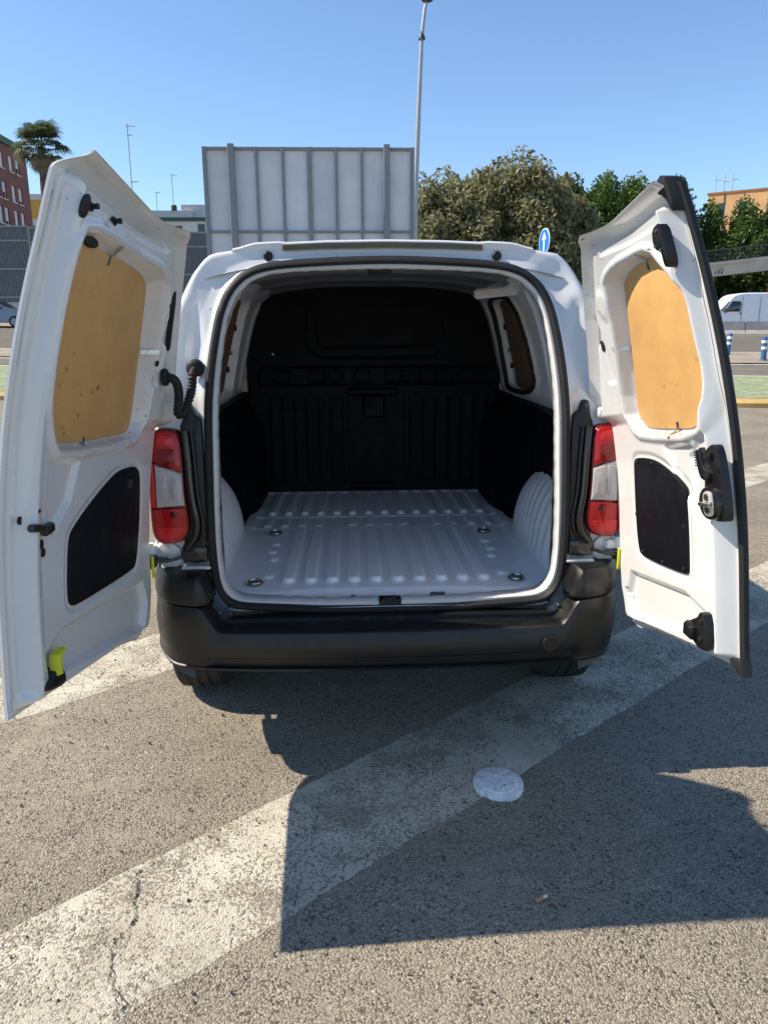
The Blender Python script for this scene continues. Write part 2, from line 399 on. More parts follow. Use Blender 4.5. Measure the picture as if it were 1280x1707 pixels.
def lens_mat(name, a, b, sc=130, rough=.12):
    t = NT(name); p = t.pos(); w_ = t.n('TexWave'); w_.wave_type = 'BANDS'; w_.bands_direction = 'Z'; w_.inputs['Scale'].default_value = sc / 3; w_.inputs['Distortion'].default_value = .4; t.l(p, w_.inputs[0])
    w2 = t.n('TexWave'); w2.wave_type = 'BANDS'; w2.bands_direction = 'X'; w2.inputs['Scale'].default_value = sc / 4; t.l(p, w2.inputs[0])
    k = t.math('MULTIPLY', w_.outputs['Fac'], w2.outputs['Fac'])
    k2 = t.mrange(t.noise(p, 16, 2), .35, .65)
    t.set(Base_Color=t.mix(t.math('MULTIPLY', k, k2), a, b), Roughness=rough + .1, Coat_Weight=.45); t.b.inputs['Coat Roughness'].default_value = .05; t.b.inputs['Specular IOR Level'].default_value = .3
    return t.m
LRED = lens_mat('red_lens', (.42, .006, .008), (.66, .016, .018))
LRED2 = lens_mat('bright_red_lens', (.62, .014, .016), (.78, .03, .03))
LDARK = lens_mat('dark_red_housing', (.10, .003, .005), (.14, .005, .008))
LCLR = lens_mat('clear_lens', (.50, .45, .43), (.36, .31, .30), 90, .1); LCLR2 = lens_mat('clear_prism', (.52, .48, .47), (.16, .13, .13), 170, .1)
GLASS = mat('dark_glass', (.012, .014, .016), .05, coat=.5)

van = thing('cargo_van', 'white cargo van seen from behind with both rear doors swung open', 'van', (0, 4.4, 0))
cvz = lambda z: 2.43 + .17 * np.maximum(0, np.asarray(z, float) - .77) ** 2
FR = lambda x, z, t: (x, float(cvz(z)) + t, z)

# ---- outer skin, lofted from half profiles
prof = np.array([(.80, .30), (.905, .34), (.915, .5), (.922, .8), (.912, 1.0), (.885, 1.15), (.845, 1.3), (.775, 1.5), (.715, 1.65), (.672, 1.735), (.640, 1.776), (.600, 1.80), (.45, 1.822), (.2, 1.833), (0, 1.836)])
hp = resample(chaikin(prof, 2, False), 46)
full = np.vstack([hp * [-1, 1], hp[::-1][1:]])
S_ = np.r_[0, .006, .02, .05, .1, np.arange(.16, 4.3, .07)]
def ztop(s): return np.interp(s, [0, 2.45, 3.2, 3.35, 4.0, 4.2, 4.3], [1.84, 1.84, 1.25, 1.17, 1.0, .86, .66])
BV = []
for s in S_:
    for x, z in full:
        zz = min(z, ztop(s)); k = np.interp(z, [1.15, 1.45], [1, 0])
        tap = k * np.interp(s, [0, .05, .12, .3, .65], [.885, .905, .935, .975, 1]) + (1 - k) * np.interp(s, [0, .02, .06, .3], [.982, .994, 1, 1])
        fr_ = np.interp(s, [3.6, 4.05, 4.3], [1, .94, .72])
        BV.append((x * tap * fr_, float(cvz(min(z, 1.84))) * np.interp(s, [0, 1.2], [1, 0]) + 2.6 * np.interp(s, [0, 1.2], [0, 1]) + .095 + s, zz))
BF = gridf(len(S_), len(full))
BVa = np.array(BV)
WHEELS = [(3.14, .32), (5.92, .32)]
def keep(q):
    c = BVa[q].mean(0)
    return not (abs(c[0]) > .8 and any(math.hypot(c[1] - y, c[2] - z) < .375 for y, z in WHEELS))
mesh('body_shell', BV, [q for q in BF if keep(q)], WHITE, van)
# front screen and cab windows
fsc = MB()
def skin_pt(s, x, lift=.004):
    i = np.argmin(abs(S_ - s)); row = BVa[i * len(full):(i + 1) * len(full)]
    o = np.argsort(row[:, 0]); z = np.interp(x, row[o, 0], row[o, 2]); return (x, float(np.median(row[:, 1])), z + lift)
ss = S_[(S_ > 2.55) & (S_ < 3.15)]
fsc.add([skin_pt(s, x) for s in ss for x in np.linspace(-.62, .62, 12)], gridf(len(ss), 12)); fsc.build('windscreen', GLASS, van)
for sg in (-1, 1):
    m = MB(); m.plate([(4.72, 1.22), (5.55, 1.22), (5.3, 1.46), (4.98, 1.68), (4.72, 1.68)][::sg], lambda y, z, t: (sg * (float(np.interp(z, hp[:, 1], hp[:, 0])) + t), y, z), -.01, .004); m.build('cab_window', GLASS, van)
    m = MB(); m.plate(chaikin([(6.35, .78), (6.62, .74), (6.5, .92), (6.2, .95)]), lambda y, z, t: (sg * (.80 + t - max(0, y - 6.3) * .25), y, z), 0, .09, .01); m.build('headlight', LCLR, van)
    m = MB(); m.box((sg * 1.0, 5.2, 1.18), (.18, .1, .24), bev=.04); m.build('door_mirror', BLACKP, van)
MB().box((0, 4.75, .34), (1.5, 3.7, .1), bev=.02).build('underbody', BLACKP, van)
MB().tube([(-.55, 2.62, .33), (-.5, 2.8, .36), (-.5, 3.4, .34)], .03, 12).build('exhaust_pipe', DARKST, van)
# ---- wheels
TYRE = mat('tyre_rubber', (.02, .02, .02), .8, var=.3, vs_=20); RIM = mat('steel_rim', (.25, .25, .26), .4, metal=.8)
def wheel(x, y):
    sg = 1 if x > 0 else -1
    m = MB(); n = 48; pr = [(.20, -.09), (.27, -.10), (.30, -.098), (.315, -.085), (.318, -.05), (.313, -.047), (.313, -.040), (.319, -.037), (.32, -.008), (.313, -.005), (.313, .005), (.32, .008), (.319, .037), (.313, .04), (.313, .047), (.318, .05), (.315, .085), (.30, .098), (.27, .10), (.20, .09)]
    m.lathe((x, y, .32), pr, n, 'X'); t_ = m.build('wheel', TYRE, van, sharp=30)
    r = MB(); r.lathe((x, y, .32), [(.02, sg * .02), (.06, sg * .03), (.12, sg * .012), (.18, sg * .03), (.2, sg * .085), (.205, sg * .088), (.205, -sg * .08)], 32, 'X'); r.build('rim', RIM, t_)
for x in (-.785, .785):
    for y, _ in WHEELS: wheel(x, y)
    for y, z in WHEELS:
        a = np.linspace(.22, pi - .22, 24); sg = 1 if x > 0 else -1
        MB().tube([(sg * .862, y + .385 * cos(q), z + .385 * sin(q)) for q in a], .03, 8).build('wheel_arch_trim', BLACKP, van)
        lin = MB(); vv = [(sg * xx, y + .40 * cos(q), z + .40 * sin(q)) for xx in (.715, .86) for q in a]; lin.add(vv, gridf(2, 24)); lin.build('wheel_well', BLACKI, van)

# ---- rear frame around the load opening
half_open = [(0, 1.777), (.15, 1.773), (.30, 1.765), (.39, 1.757), (.455, 1.742), (.503, 1.712), (.538, 1.668), (.562, 1.612), (.582, 1.52), (.600, 1.40), (.611, 1.28), (.613, 1.1), (.617, .9), (.615, .745), (.606, .668), (.584, .622), (.540, .597), (.46, .591), (.28, .580), (.24, .577), (0, .575)]
op = np.array(half_open); op = np.vstack([op, (op * [-1, 1])[::-1][1:-1]]); op = chaikin(op, 1)
half_out = [(0, 1.838), (.2, 1.835), (.45, 1.824), (.6, 1.802), (.63, 1.777), (.660, 1.735), (.703, 1.65), (.763, 1.5), (.795, 1.3), (.80, 1.15), (.805, 1.0), (.81, .8), (.80, .6), (.78, .46), (0, .46)]
ou = np.array(half_out); ou = np.vstack([ou, (ou * [-1, 1])[::-1][1:-1]])
def polar(poly, c, phis):
    P = np.asarray(poly); res = []
    for ph in phis:
        d = np.array([cos(ph), sin(ph)]); best = 0
        for a, b in zip(P, np.roll(P, -1, 0)):
            e = b - a; den = d[0] * e[1] - d[1] * e[0]
            if abs(den) < 1e-9: continue
            t = ((a[0] - c[0]) * e[1] - (a[1] - c[1]) * e[0]) / den; u = ((a[0] - c[0]) * d[1] - (a[1] - c[1]) * d[0]) / den
            if t > 0 and -1e-6 <= u <= 1 + 1e-6: best = max(best, t)
        res.append(best)
    return np.array(res)
c0 = np.array([0, 1.18]); phis = np.linspace(0, 2 * pi, 241)[:-1]
# denser near the corners: warp by arc length on the opening
ro = polar(op, c0, phis); pts = c0 + ro[:, None] * np.stack([np.cos(phis), np.sin(phis)], 1)
pts = resample(pts, 220, True); phis = np.arctan2(pts[:, 1] - c0[1], pts[:, 0] - c0[0]); ri = np.hypot(pts[:, 0], pts[:, 1] - c0[1]); rx = polar(ou, c0, phis)
fr_ = np.r_[0, .015, .04, .08, np.linspace(.12, .9, 20), .95, 1.0]
FV = []
for f in fr_:
    r = rx * (1 - f) + ri * f; X = r * np.cos(phis); Z = c0[1] + r * np.sin(phis)
    t = np.interp(f, [0, .015, .04, .08, .15, .55, .8, .9, 1], [.10, .088, .079, .074, .072, .078, .074, .064, .062])
    T = np.full_like(X, t)
    up = sstep(1.3, 1.5, Z)
    for sg in (-1, 1):
        T += .010 * sstep(.05, .0, sdf(X, Z, [(sg * .60, 1.745), (sg * .63, 1.70), (sg * .585, 1.66), (sg * .55, 1.72)])) * up
        T += .012 * sstep(.03, -.012, sdf(X, Z, [(sg * .66, 1.62), (sg * .70, 1.5), (sg * .72, 1.33), (sg * .66, 1.33), (sg * .635, 1.5)]))
    Yc = cvz(Z) + T; FV.append(np.stack([X, Yc, Z], 1))
n_ = len(phis)
# inner return flange going into the load bay
# distance inwards from opening by offsetting along polar direction
for ins_, t in ((.012, .056), (.024, .056), (.028, .062), (.030, .085), (.026, .12), (.012, .16)):
    wv = .0010 * np.sin(phis * 61) * (t > .06)
    r = ri - ins_ + wv; X = r * np.cos(phis); Z = c0[1] + r * np.sin(phis); low = sstep(.70, .62, Z)
    FV.append(np.stack([X, cvz(Z) + t, np.maximum(Z, .59 + 0 * Z)], 1))
FVa = np.vstack(FV); nr = len(FV)
ff = [[i * n_ + k, i * n_ + (k + 1) % n_, (i + 1) * n_ + (k + 1) % n_, (i + 1) * n_ + k] for i in range(nr - 1) for k in range(n_)]
mesh('rear_frame', FVa, ff, WHITE, van, sharp=50)
# opening seal: rubber bulb following the flange
sp = resample(np.stack([pts[:, 0], pts[:, 1]], 1), 200, True)
m = MB(); pth = inset(sp, .001); N = len(pth)
sv = []
for q, t in ((-.016, .062), (-.013, .044), (-.004, .036), (.004, .036), (.010, .042), (.013, .052), (.0135, .066)):
    o_ = inset(pth, q); sv += [FR(a, b, t) for a, b in o_]
sf = [[i * N + k, i * N + (k + 1) % N, (i + 1) * N + (k + 1) % N, (i + 1) * N + k] for i in range(6) for k in range(N)]
mesh('opening_seal', sv, sf, RUBBER, van)
# roof trailing lip, brake light strip, plugs
xs_ = np.linspace(-.525, .512, 40); lip = []
for x in xs_:
    zb = float(np.interp(abs(x), [0, .2, .45, .6], [1.834, 1.831, 1.820, 1.800])); e = min(1, (min(x + .525, .512 - x)) / .09); h = .006 + .010 * sstep(0, 1, e) - .004 * (abs(x) < .345)
    y0 = float(cvz(1.82))
    lip += [(x, y0 + .10, zb - .012), (x, y0 + .068, zb - .012), (x, y0 + .066, zb + h - .006), (x, y0 + .072, zb + h), (x, y0 + .16, zb + h), (x, y0 + .19, zb + .002)]
mesh('roof_lip', lip, gridf(40, 6) + [list(range(6)), list(range(39 * 6, 40 * 6))[::-1]], WHITE, van)
bl = []; xs_ = np.linspace(-.352, .333, 30)
for x in xs_:
    zb = float(np.interp(abs(x), [0, .2, .45], [1.834, 1.831, 1.820])); y0 = float(cvz(1.82))
    bl += [(x, y0 + .07, zb - .017), (x, y0 + .056, zb - .015), (x, y0 + .055, zb + .001), (x, y0 + .07, zb + .003)]
mesh('brake_light_strip', bl, gridf(30, 4) + [[0, 1, 2, 3], [119, 118, 117, 116]], mat('dark_green_glass', (.012, .025, .018), .12, coat=.6), van)
for x in (-.403, .384):
    MB().lathe(FR(x, 1.7905, .072), [(.0165, 0), (.0165, -.004), (.012, -.008)], 20, 'Y').build('body_plug', RUBBER, van)

# ---- load floor: pressed ribs
XF = np.linspace(-.66, .66, 400); YF = np.r_[np.linspace(2.47, 2.66, 36), np.linspace(2.664, 4.36, 420)]
X, Y = np.meshgrid(XF, YF, indexing='ij'); Z = np.full_like(X, .600)
def rib(x0, y0, y1, wd=.021, h=.017, sx=.008):
    global Z
    dx = np.abs(X - x0); cap = np.maximum(np.maximum(y0 + wd - Y, Y - (y1 - wd)), 0)
    d = np.hypot(dx, cap * .8) - wd
    Z = np.maximum(Z, .600 + h * sstep(sx, -sx * .6, d))
for i in range(10): rib(-.380 + .0845 * i, 2.715, 3.50)
for i in range(14):
    x = -.549 + .0845 * i; rib(x, 3.785, 4.30, .018)
    if i not in (4, 9): rib(x, 3.545, 3.70, .018, .009)
for sg in (-1, 1):
    for (x, y) in ((.485, 3.44), (.475, 3.25), (.478, 3.13), (.462, 3.02), (.385, 3.18), (.462, 2.79)): rib(sg * x, y - .02, y + .045, .018, .009)
Z -= .008 * sstep(.016, .0, np.abs(Y - 3.735)) * (np.abs(X) < .62)
Z += .004 * sstep(3.50, 3.53, Y) 
Z += .010 * sstep(.585, .635, np.abs(X)) * sstep(4.0, 3.9, Y)
Z += .010 * sstep(4.30, 4.33, Y)
Z -= .012 * sstep(2.655 + .03 * sstep(.25, .45, np.abs(X)) * -1, 2.60 + .03 * sstep(.25, .45, np.abs(X)) * -1, Y)
for x in (-.25, .0, .25): Z -= .003 * sstep(.012, .0, sdf(X, Y, [(x - .1, 2.52), (x + .1, 2.52), (x + .09, 2.565), (x - .09, 2.565)]))
mesh('load_floor', np.stack([X, Y, Z], -1).reshape(-1, 3), gridf(*X.shape), FLOORP, van)
# floor hardware
def ring(x, y):
    cup = MB().lathe((x, y, .600), [(.032, .006), (.034, .009), (.029, .010), (.026, .004)], 28); o = cup.build('tie_down_ring', STEEL, van)
    a = np.linspace(0, 2 * pi, 25)[:-1]; MB().tube([(x + .024 * cos(q), y + .024 * sin(q) * .9, .613 + .003 * sin(q)) for q in a], .0045, 8, True).build('hoop', STEEL, o)
    MB().box((x, y, .611), (.046, .009, .006), bev=.003).build('bar', DARKST, o)
for x, y in ((-.507, 2.70), (.502, 2.70), (-.495, 3.42), (.497, 3.40)): ring(x, y)
MB().box((.0, 2.508, .597), (.082, .05, .022), bev=.004).box((.0, 2.50, .610), (.05, .02, .008), bev=.002).build('sill_latch_plate', BLACKP, van)
MB().lathe((-.132, 2.535, .588), [(.016, 0), (.016, .008), (.010, .010), (.010, .018), (.006, .020)], 16).build('floor_bolt', STEEL, van)
MB().box((.175, 2.535, .594), (.05, .018, .010), bev=.003).cyl((.153, 2.535, .588), (.153, 2.535, .612), .006).cyl((.197, 2.535, .588), (.197, 2.535, .612), .006).cyl((.150, 2.535, .610), (.200, 2.535, .610), .006).build('lock_striker', DARKST, van)
for x in (-.31, .385): MB().lathe((x, 2.56, .5905), [(.013, 0), (.013, .001), (.006, .0015)], 18).build('floor_plug', RUBBER, van)
# ---- ribbed wheel housings
for sg in (-1, 1):
    na, nk = 90, 40; A_ = np.linspace(0, pi, na); K = np.linspace(0, 1, nk); AA, KK = np.meshgrid(A_, K, indexing='ij')
    yy = 3.13 - .44 * np.cos(AA) * KK ** .9; zz = .598 + .345 * np.sin(AA) ** .75 * KK
    xx = .629 + .075 * KK ** 4 + .028 * (zz - .6) / .32
    xx -= .005 * (np.sin((yy - 2.7) * 2 * pi / .07) ** 3) * sstep(0, .1, zz - .6) * sstep(1.0, .8, KK)
    wv = np.stack([sg * xx, yy, zz], -1).reshape(-1, 3); mesh('wheel_housing', wv, gridf(na, nk, flip=sg > 0), WHITE_IN, van)
# ---- black lower lining, with a ledge
for sg in (-1, 1):
    yy = np.linspace(2.66, 4.34, 60); prz = [(.60, .0), (.75, .01), (1.0, .012), (1.14, .0), (1.19, -.012), (1.205, -.02), (1.207, .05)]
    lv = []
    for y in yy:
        b = np.interp(y, [2.66, 2.8, 3.5, 3.70, 3.85, 4.34], [.705, .722, .722, .68, .63, .63])
        for z, d in prz:
            zz = z if z < 1.1 else z * np.interp(y, [2.6, 2.9, 3.2], [.97, .985, 1]); bb = b if z < 1.1 else np.interp(y, [2.66, 2.8, 3.4, 4.34], [.69, .705, .715, .71])
            lv.append((sg * (bb - .012 * (d == -.02) + (d if d > .02 else 0) - .004 * (sin(y * 60) > .6) * (z < 1.1)), y, zz))
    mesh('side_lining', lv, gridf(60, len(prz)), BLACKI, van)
# ---- white upper inner sides with a window board
for sg in (-1, 1):
    ys = np.linspace(2.585, 4.34, 150); zs = np.linspace(1.14, 1.79, 80); Y, Z = np.meshgrid(ys, zs, indexing='ij')
    base = np.interp(Z, [1.14, 1.3, 1.5, 1.62, 1.70, 1.76, 1.79], [.755, .735, .690, .655, .615, .54, .47])
    rear = np.interp(Z, [1.14, 1.3, 1.5, 1.62, 1.70, 1.745, 1.79], [.602, .592, .566, .535, .49, .43, .30])
    yb = cvz(Z) + .13
    kk = sstep(0, .55, Y - yb) ** .8
    X = rear * (1 - kk) + base * kk
    sh = -.22 if sg < 0 else 0
    wpoly = np.array([sh, 0]) + chaikin([(3.40, 1.255), (4.06, 1.225), (4.10, 1.30), (4.06, 1.64), (4.00, 1.70), (3.60, 1.705), (3.50, 1.66), (3.42, 1.45)], 2)
    d = sdf(Y, Z, wpoly)
    X = X + .030 * sstep(.012, -.012, d) - .012 * sstep(.05, .02, d) * sstep(-.01, .012, d)
    for yv in (2.85, 3.18, 4.20): X = X - .014 * sstep(.05, .025, np.abs(Y - yv - .1 * (Z - 1.4))) * sstep(1.2, 1.26, Z) * sstep(1.72, 1.66, Z)
    Yo = np.maximum(Y, yb * 1.0)
    mesh('inner_side', np.stack([sg * X, Yo, Z], -1).reshape(-1, 3), gridf(150, 80), WHITE_IN, van)
    def IS(y, z, t):
        b = np.interp(z, [1.14, 1.3, 1.5, 1.62, 1.70, 1.76, 1.79], [.755, .735, .690, .655, .615, .54, .47]); r = np.interp(z, [1.14, 1.3, 1.5, 1.62, 1.70, 1.745, 1.79], [.602, .592, .566, .535, .49, .43, .30])
        k = float(sstep(0, .55, y - float(cvz(z)) - .13)) ** .8; return (sg * (r * (1 - k) + b * k + t), y, z)
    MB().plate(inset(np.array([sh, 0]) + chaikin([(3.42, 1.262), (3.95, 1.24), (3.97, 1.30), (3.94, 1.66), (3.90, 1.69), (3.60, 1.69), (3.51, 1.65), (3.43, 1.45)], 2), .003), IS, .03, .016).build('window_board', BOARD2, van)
    if sg > 0: MB().tube([IS(a, b, -.012) for a, b in resample(wpoly, 90, True)], .013, 8, True).build('window_seal', RUBBER, van)
    for (y, z) in ((3.96, 1.56), (3.98, 1.36)): MB().box(IS(y + sh, z, .012), (.012, .03, .03), bev=.003).build('clip', RUBBER, van)
    MB().box(IS(3.97 + sh, 1.44, .010), (.01, .035, .02), bev=.002).build('bracket', STEEL, van)
    # jamb wall below the ledge, beside the opening
    jv = []
    for z in np.linspace(.60, 1.2, 30):
        wob = .006 * sin(z * 42)
        jv += [(sg * (.590 - .01 * (z < .66)), float(cvz(z)) + .14, z), (sg * .605, float(cvz(z)) + .18 + wob, z), (sg * (.642 + wob), float(cvz(z)) + .205 + wob, z), (sg * .70, float(cvz(z)) + .24, z)]
    mesh('inner_pillar', jv, gridf(30, 4), WHITE_IN, van)
    for z in (1.05, .93, 1.17): MB().lathe((sg * .6, float(cvz(z)) + .168, z), [(.006, -.003), (.006, .004)], 12, 'X').build('screw', DARKST, van)
# ---- roof inside, a cross beam end, bulkhead
xs_ = np.linspace(-.62, .62, 60); ys = np.linspace(2.66, 4.34, 110); X, Y = np.meshgrid(xs_, ys, indexing='ij')
Z = 1.795 - .055 * (np.abs(X) / .6) ** 3 - .012 * sstep(.05, .03, np.abs(((Y - 2.80) % .45) - .10)) - .02 * sstep(2.80, 2.70, Y)
mesh('inner_roof', np.stack([X, Y, Z], -1).reshape(-1, 3), gridf(60, 110), mat('roof_lining', (.2, .2, .2), .6), van)
MB().box((.575, 3.40, 1.712), (.30, .05, .045), bev=.01, rot=Matrix.Rotation(-.10, 3, 'Y')).build('roof_beam', WHITE_IN, van)
MB().box((-.02, 2.74, 1.752), (.085, .05, .03), bev=.006).build('roof_latch', BLACKP, van)
xs_ = np.linspace(-.72, .74, 200); zs = np.linspace(.60, 1.82, 170); X, Z = np.meshgrid(xs_, zs, indexing='ij'); Y = np.full_like(X, 4.335)
d = sdf(X, Z, rrect(-.32, .35, 1.45, 1.68, .05)); Y += .022 * sstep(.02, -.015, d) + .012 * sstep(.065, .045, d) * sstep(.0, .02, d)
Y -= .03 * sstep(.012, .0, sdf(X, Z, [(-.64, 1.25), (.74, 1.25), (.74, 1.335), (-.64, 1.335)]))
for x in (-.56, -.36, -.25, -.10, .08, .17, .28, .38, .5): Y += .012 * sstep(.012, .0, sdf(X, Z, [(x, 1.265), (x + .075, 1.265), (x + .075, 1.318), (x, 1.318)]))
for x in np.r_[np.arange(-.58, -.15, .07), np.arange(.2, .66, .075)]: Y -= .006 * sstep(.024, .008, np.abs(X - x)) * sstep(1.19, 1.16, Z) * sstep(.66, .70, Z)
Y -= .02 * sstep(.01, .0, sdf(X, Z, [(-.14, 1.19), (.14, 1.19), (.14, 1.215), (-.14, 1.215)])); Y -= .016 * sstep(.01, 0, sdf(X, Z, [(-.05, 1.06), (.06, 1.06), (.06, 1.17), (-.05, 1.17)]))
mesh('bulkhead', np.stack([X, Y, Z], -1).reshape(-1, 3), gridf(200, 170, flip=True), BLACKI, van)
MB().box((.0, 4.30, .655), (.26, .05, .035), bev=.008).build('bulkhead_foot', BLACKI, van)
MB().lathe((-.565, 4.318, 1.418), [(.006, .012), (.006, -.004), (.003, -.006)], 12, 'Y').build('bulkhead_rivet', WHITE_IN, van)

# ---- bumper
bu = np.linspace(-1, 1, 161)
plan = np.array([(.880, 2.90), (.868, 2.72), (.846, 2.58), (.808, 2.475), (.755, 2.405), (.66, 2.368), (.45, 2.346), (.2, 2.336), (0, 2.334)])
pl = chaikin(np.vstack([plan * [-1, 1], plan[::-1][1:]]), 2, False); pl = resample(pl, 361)
tn = np.gradient(pl, axis=0); tn /= np.linalg.norm(tn, axis=1)[:, None]; nm = np.stack([tn[:, 1], -tn[:, 0]], 1)
bv = []
for (x, y), n in zip(pl, nm):
    ax = abs(x); ear = float(sstep(.585, .66, ax)); top = .548 + .088 * ear
    bot = .406 + .022 * float(sstep(.74, .86, ax)); zc = bot + .048; lowk = float(sstep(.66, .60, ax)); fz = lambda q: (top - .02) * (1 - q) + (zc + .014) * q
    P_ = [(-.115 + .045 * ear, top - .004), (-.04, top + .002), (-.014, top), (-.005, top - .005), (0, top - .018), (.004, fz(.25)), (.008, fz(.55)), (.007, fz(.85)), (.004, zc + .004), (-.010 * lowk + .002, zc - .004), (-.012 * lowk, bot + .016), (.004, bot + .012), (.001, bot + .002), (-.02, bot - .004), (-.16, bot + .01)]
    for o_, z in P_: bv.append((x + n[0] * o_, y + n[1] * o_, z))
mesh('bumper', bv, gridf(361, len(P_)), BLACKP, van, sharp=34)
for sg in (-1, 1):    # corner pieces standing on the bumper ends
    ew = []
    us = np.linspace(0, 1, 20)
    sel = [(p, n) for p, n in zip(pl, nm) if p[0] * sg > .618]
    for p, n in sel:
        e = float(sstep(.618, .665, abs(p[0]))) ** .6
        for o_, z in [(o2 - .03 * (1 - e), .628 + (z2 - .628) * (e if z2 > .66 else 1)) for o2, z2 in ((-.07, .630), (-.004, .637), (.003, .641), (.005, .648), (.001, .69), (-.006, .722), (-.016, .736), (-.05, .742), (-.11, .742))]:
            ew.append((p[0] + n[0] * o_, p[1] + n[1] * o_, z))
    mesh('bumper_corner', ew, gridf(len(sel), 9), BLACKP, van, sharp=30)
MB().lathe((.545, 2.342, .487), [(.030, .02), (.030, -.004), (.028, -.006), (.004, -.0065)], 28, 'Y', Matrix.Rotation(.06, 3, 'Z')).build('tow_eye_cover', BLACKP, van)
# sill cover between bumper step and seal, with fixings
sv = []
for x in np.linspace(-.70, .70, 60):
    e = float(sstep(.56, .62, abs(x))); zt = .570 + .18 * e
    for y, z in ((2.445, .535), (2.447, .56 + .02 * e), (2.46, .565 + .03 * e), (2.475, .567 + .16 * e), (2.50, zt), (2.52, zt)): sv.append((x, y, z))
mesh('sill_cover', sv, gridf(60, 6), GLOSSB, van)
for x in (-.62, .60, -.60, .63):
    MB().lathe((x, 2.452, .585 if abs(x) < .615 else .66), [(.007, .01), (.007, -.004), (.003, -.006)], 12, 'Y').build('sill_screw', DARKST, van)
# ---- tail lights, one each side
half_l = [(.728, 1.224), (.704, 1.208), (.698, 1.13), (.694, .985), (.682, .905), (.690, .862), (.722, .832), (.812, .830), (.818, .94), (.812, 1.1), (.802, 1.224)]
def lens_clip(poly, f):     # keep the part where f(x,z) > 0
    out = []
    for a, b in zip(poly, np.roll(poly, -1, 0)):
        fa, fb = f(a), f(b)
        if fa > 0: out.append(a)
        if (fa > 0) != (fb > 0): out.append(a + (b - a) * fa / (fa - fb))
    return np.array(out)
for sg in (-1, 1):
    ol = chaikin(np.array(half_l), 2)
    fm = lambda x, z, t: (sg * x, float(cvz(z)) + t + .20 * max(0, x - .76) ** 1.2, z)
    h = MB().plate(ol, fm, .30, .035, .010).build('tail_light', LDARK, van)
    inn = inset(ol, .006)
    zA = lambda x: 1.078 + (x - .703) * .36; zB = lambda x: .963 - (x - .695) * .06
    up = lens_clip(inn, lambda p: p[1] - zA(p[0]) - .003); mid = lens_clip(lens_clip(inn, lambda p: zA(p[0]) - .003 - p[1]), lambda p: p[1] - zB(p[0]) - .003); lo = lens_clip(inn, lambda p: zB(p[0]) - .003 - p[1])
    MB().plate(up, fm, .05, .030, .005).build('upper_lens', LRED, h); MB().plate(lo, fm, .05, .030, .005).build('lower_lens', LRED, h)
    mc = lens_clip(mid, lambda p: .792 - p[0]); ms = lens_clip(mid, lambda p: p[0] - .794)
    MB().plate(mc, fm, .05, .027, .006).build('clear_lens', LCLR, h); MB().plate(ms, fm, .05, .030, .004).build('side_lens', LRED2, h)
    MB().plate(lens_clip(lens_clip(inset(up, .016), lambda p: p[1] - 1.17), lambda p: .79 - p[0]), fm, .04, .0288, .001).build('reflector_band', LRED2, h)
    MB().plate(rrect(.722, .782, 1.098, 1.158, .008), fm, .04, .0285, .001).build('reflector_band', lens_mat('deep_red_lens', (.22, .002, .004), (.34, .006, .01)), h)
    MB().plate(lens_clip(inset(lo, .014), lambda p: .893 - p[1]), fm, .04, .0285, .001).build('reflector_band', LRED2, h)
    MB().plate(ell(.735, .937, .012, .012), fm, .04, .0285, .001).build('bulb_mark', LDARK, h)
    for (x0_, x1_, z0_, z1_) in ((.716, .740, .985, 1.06), (.752, .782, .985, 1.085)):
        MB().plate(rrect(x0_, x1_, z0_, z1_, .008), fm, .03, .0262, .001).build('inner_reflector', LCLR2, h)
    # black moulding between light and opening
    tr = chaikin([(.632, 1.25), (.642, 1.262), (.655, 1.268), (.662, 1.285), (.668, 1.302), (.683, 1.306), (.694, 1.298), (.696, 1.25), (.710, 1.225), (.706, .83), (.722, .815), (.722, .757), (.628, .757), (.628, 1.1)], 2)
    fp = lambda x, z, t: (sg * x, float(cvz(z)) + t, z)
    tm = MB().plate(tr, fp, .085, .050, .008).build('light_moulding', BLACKP, van)
    inner = [(.690, 1.215), (.682, 1.13), (.676, .985), (.660, .905), (.668, .85), (.70, .815)]
    MB().tube([fp(a, b, .045) for a, b in resample(chaikin(inner, 2, False), 40)], .014, 10).build('gasket', GLOSSB, tm)
    MB().tube([fp(a - .021, b, .049) for a, b in resample(chaikin(inner, 2, False), 40)], .008, 8).build('gasket', BLACKP, tm)
    MB().lathe(fp(.681, 1.288, .048), [(.009, .004), (.009, -.003), (.004, -.004)], 14, 'Y').build('screw', DARKST, tm)
    MB().plate(rrect(.632, .716, .762, .818, .005), fp, .07, .044, .003).build('vent_flap', GLOSSB, van)
    MB().box((sg * .672, 2.487, .745), (.10, .05, .012), bev=.004).build('body_edge', WHITE, van)
    MB().plate(chaikin([(.72, .742), (.812, .742), (.812, .828), (.73, .828)], 1), fp, .12, .062, .004).build('pillar_foot', WHITE, van)

# ---- rear doors (pressed panels, modelled closed, then swung about their tilted hinge axes)
DP = {-1: dict(hx=.834, hy=2.4903, tx=.0602, ty=.0709, th=1.6745, y0=2.4447, k2=.1857, zm=.7574),
      1: dict(hx=.8128, hy=2.4699, tx=.0984, ty=.0778, th=1.6497, y0=2.4145, k2=.1561, zm=.7844)}
def swing(side):
    q = DP[side]; o = np.array([side * q['hx'], q['hy'], .76]); a = np.array([-side * q['tx'], q['ty'], 1.]); a /= np.linalg.norm(a); th = q['th'] * side
    def f(P):
        P = np.asarray(P, float); v = P - o
        return o + v * cos(th) + np.cross(a, v) * sin(th) + np.outer(v @ a, a).reshape(v.shape) * (1 - cos(th))
    return f, o, a
UHZ = [.525, .532, .545, .57, .61, .67, .75, 1.224, 1.232, 1.24, 1.31, 1.42, 1.565, 1.66, 1.72, 1.75, 1.775, 1.79, 1.80, 1.806]
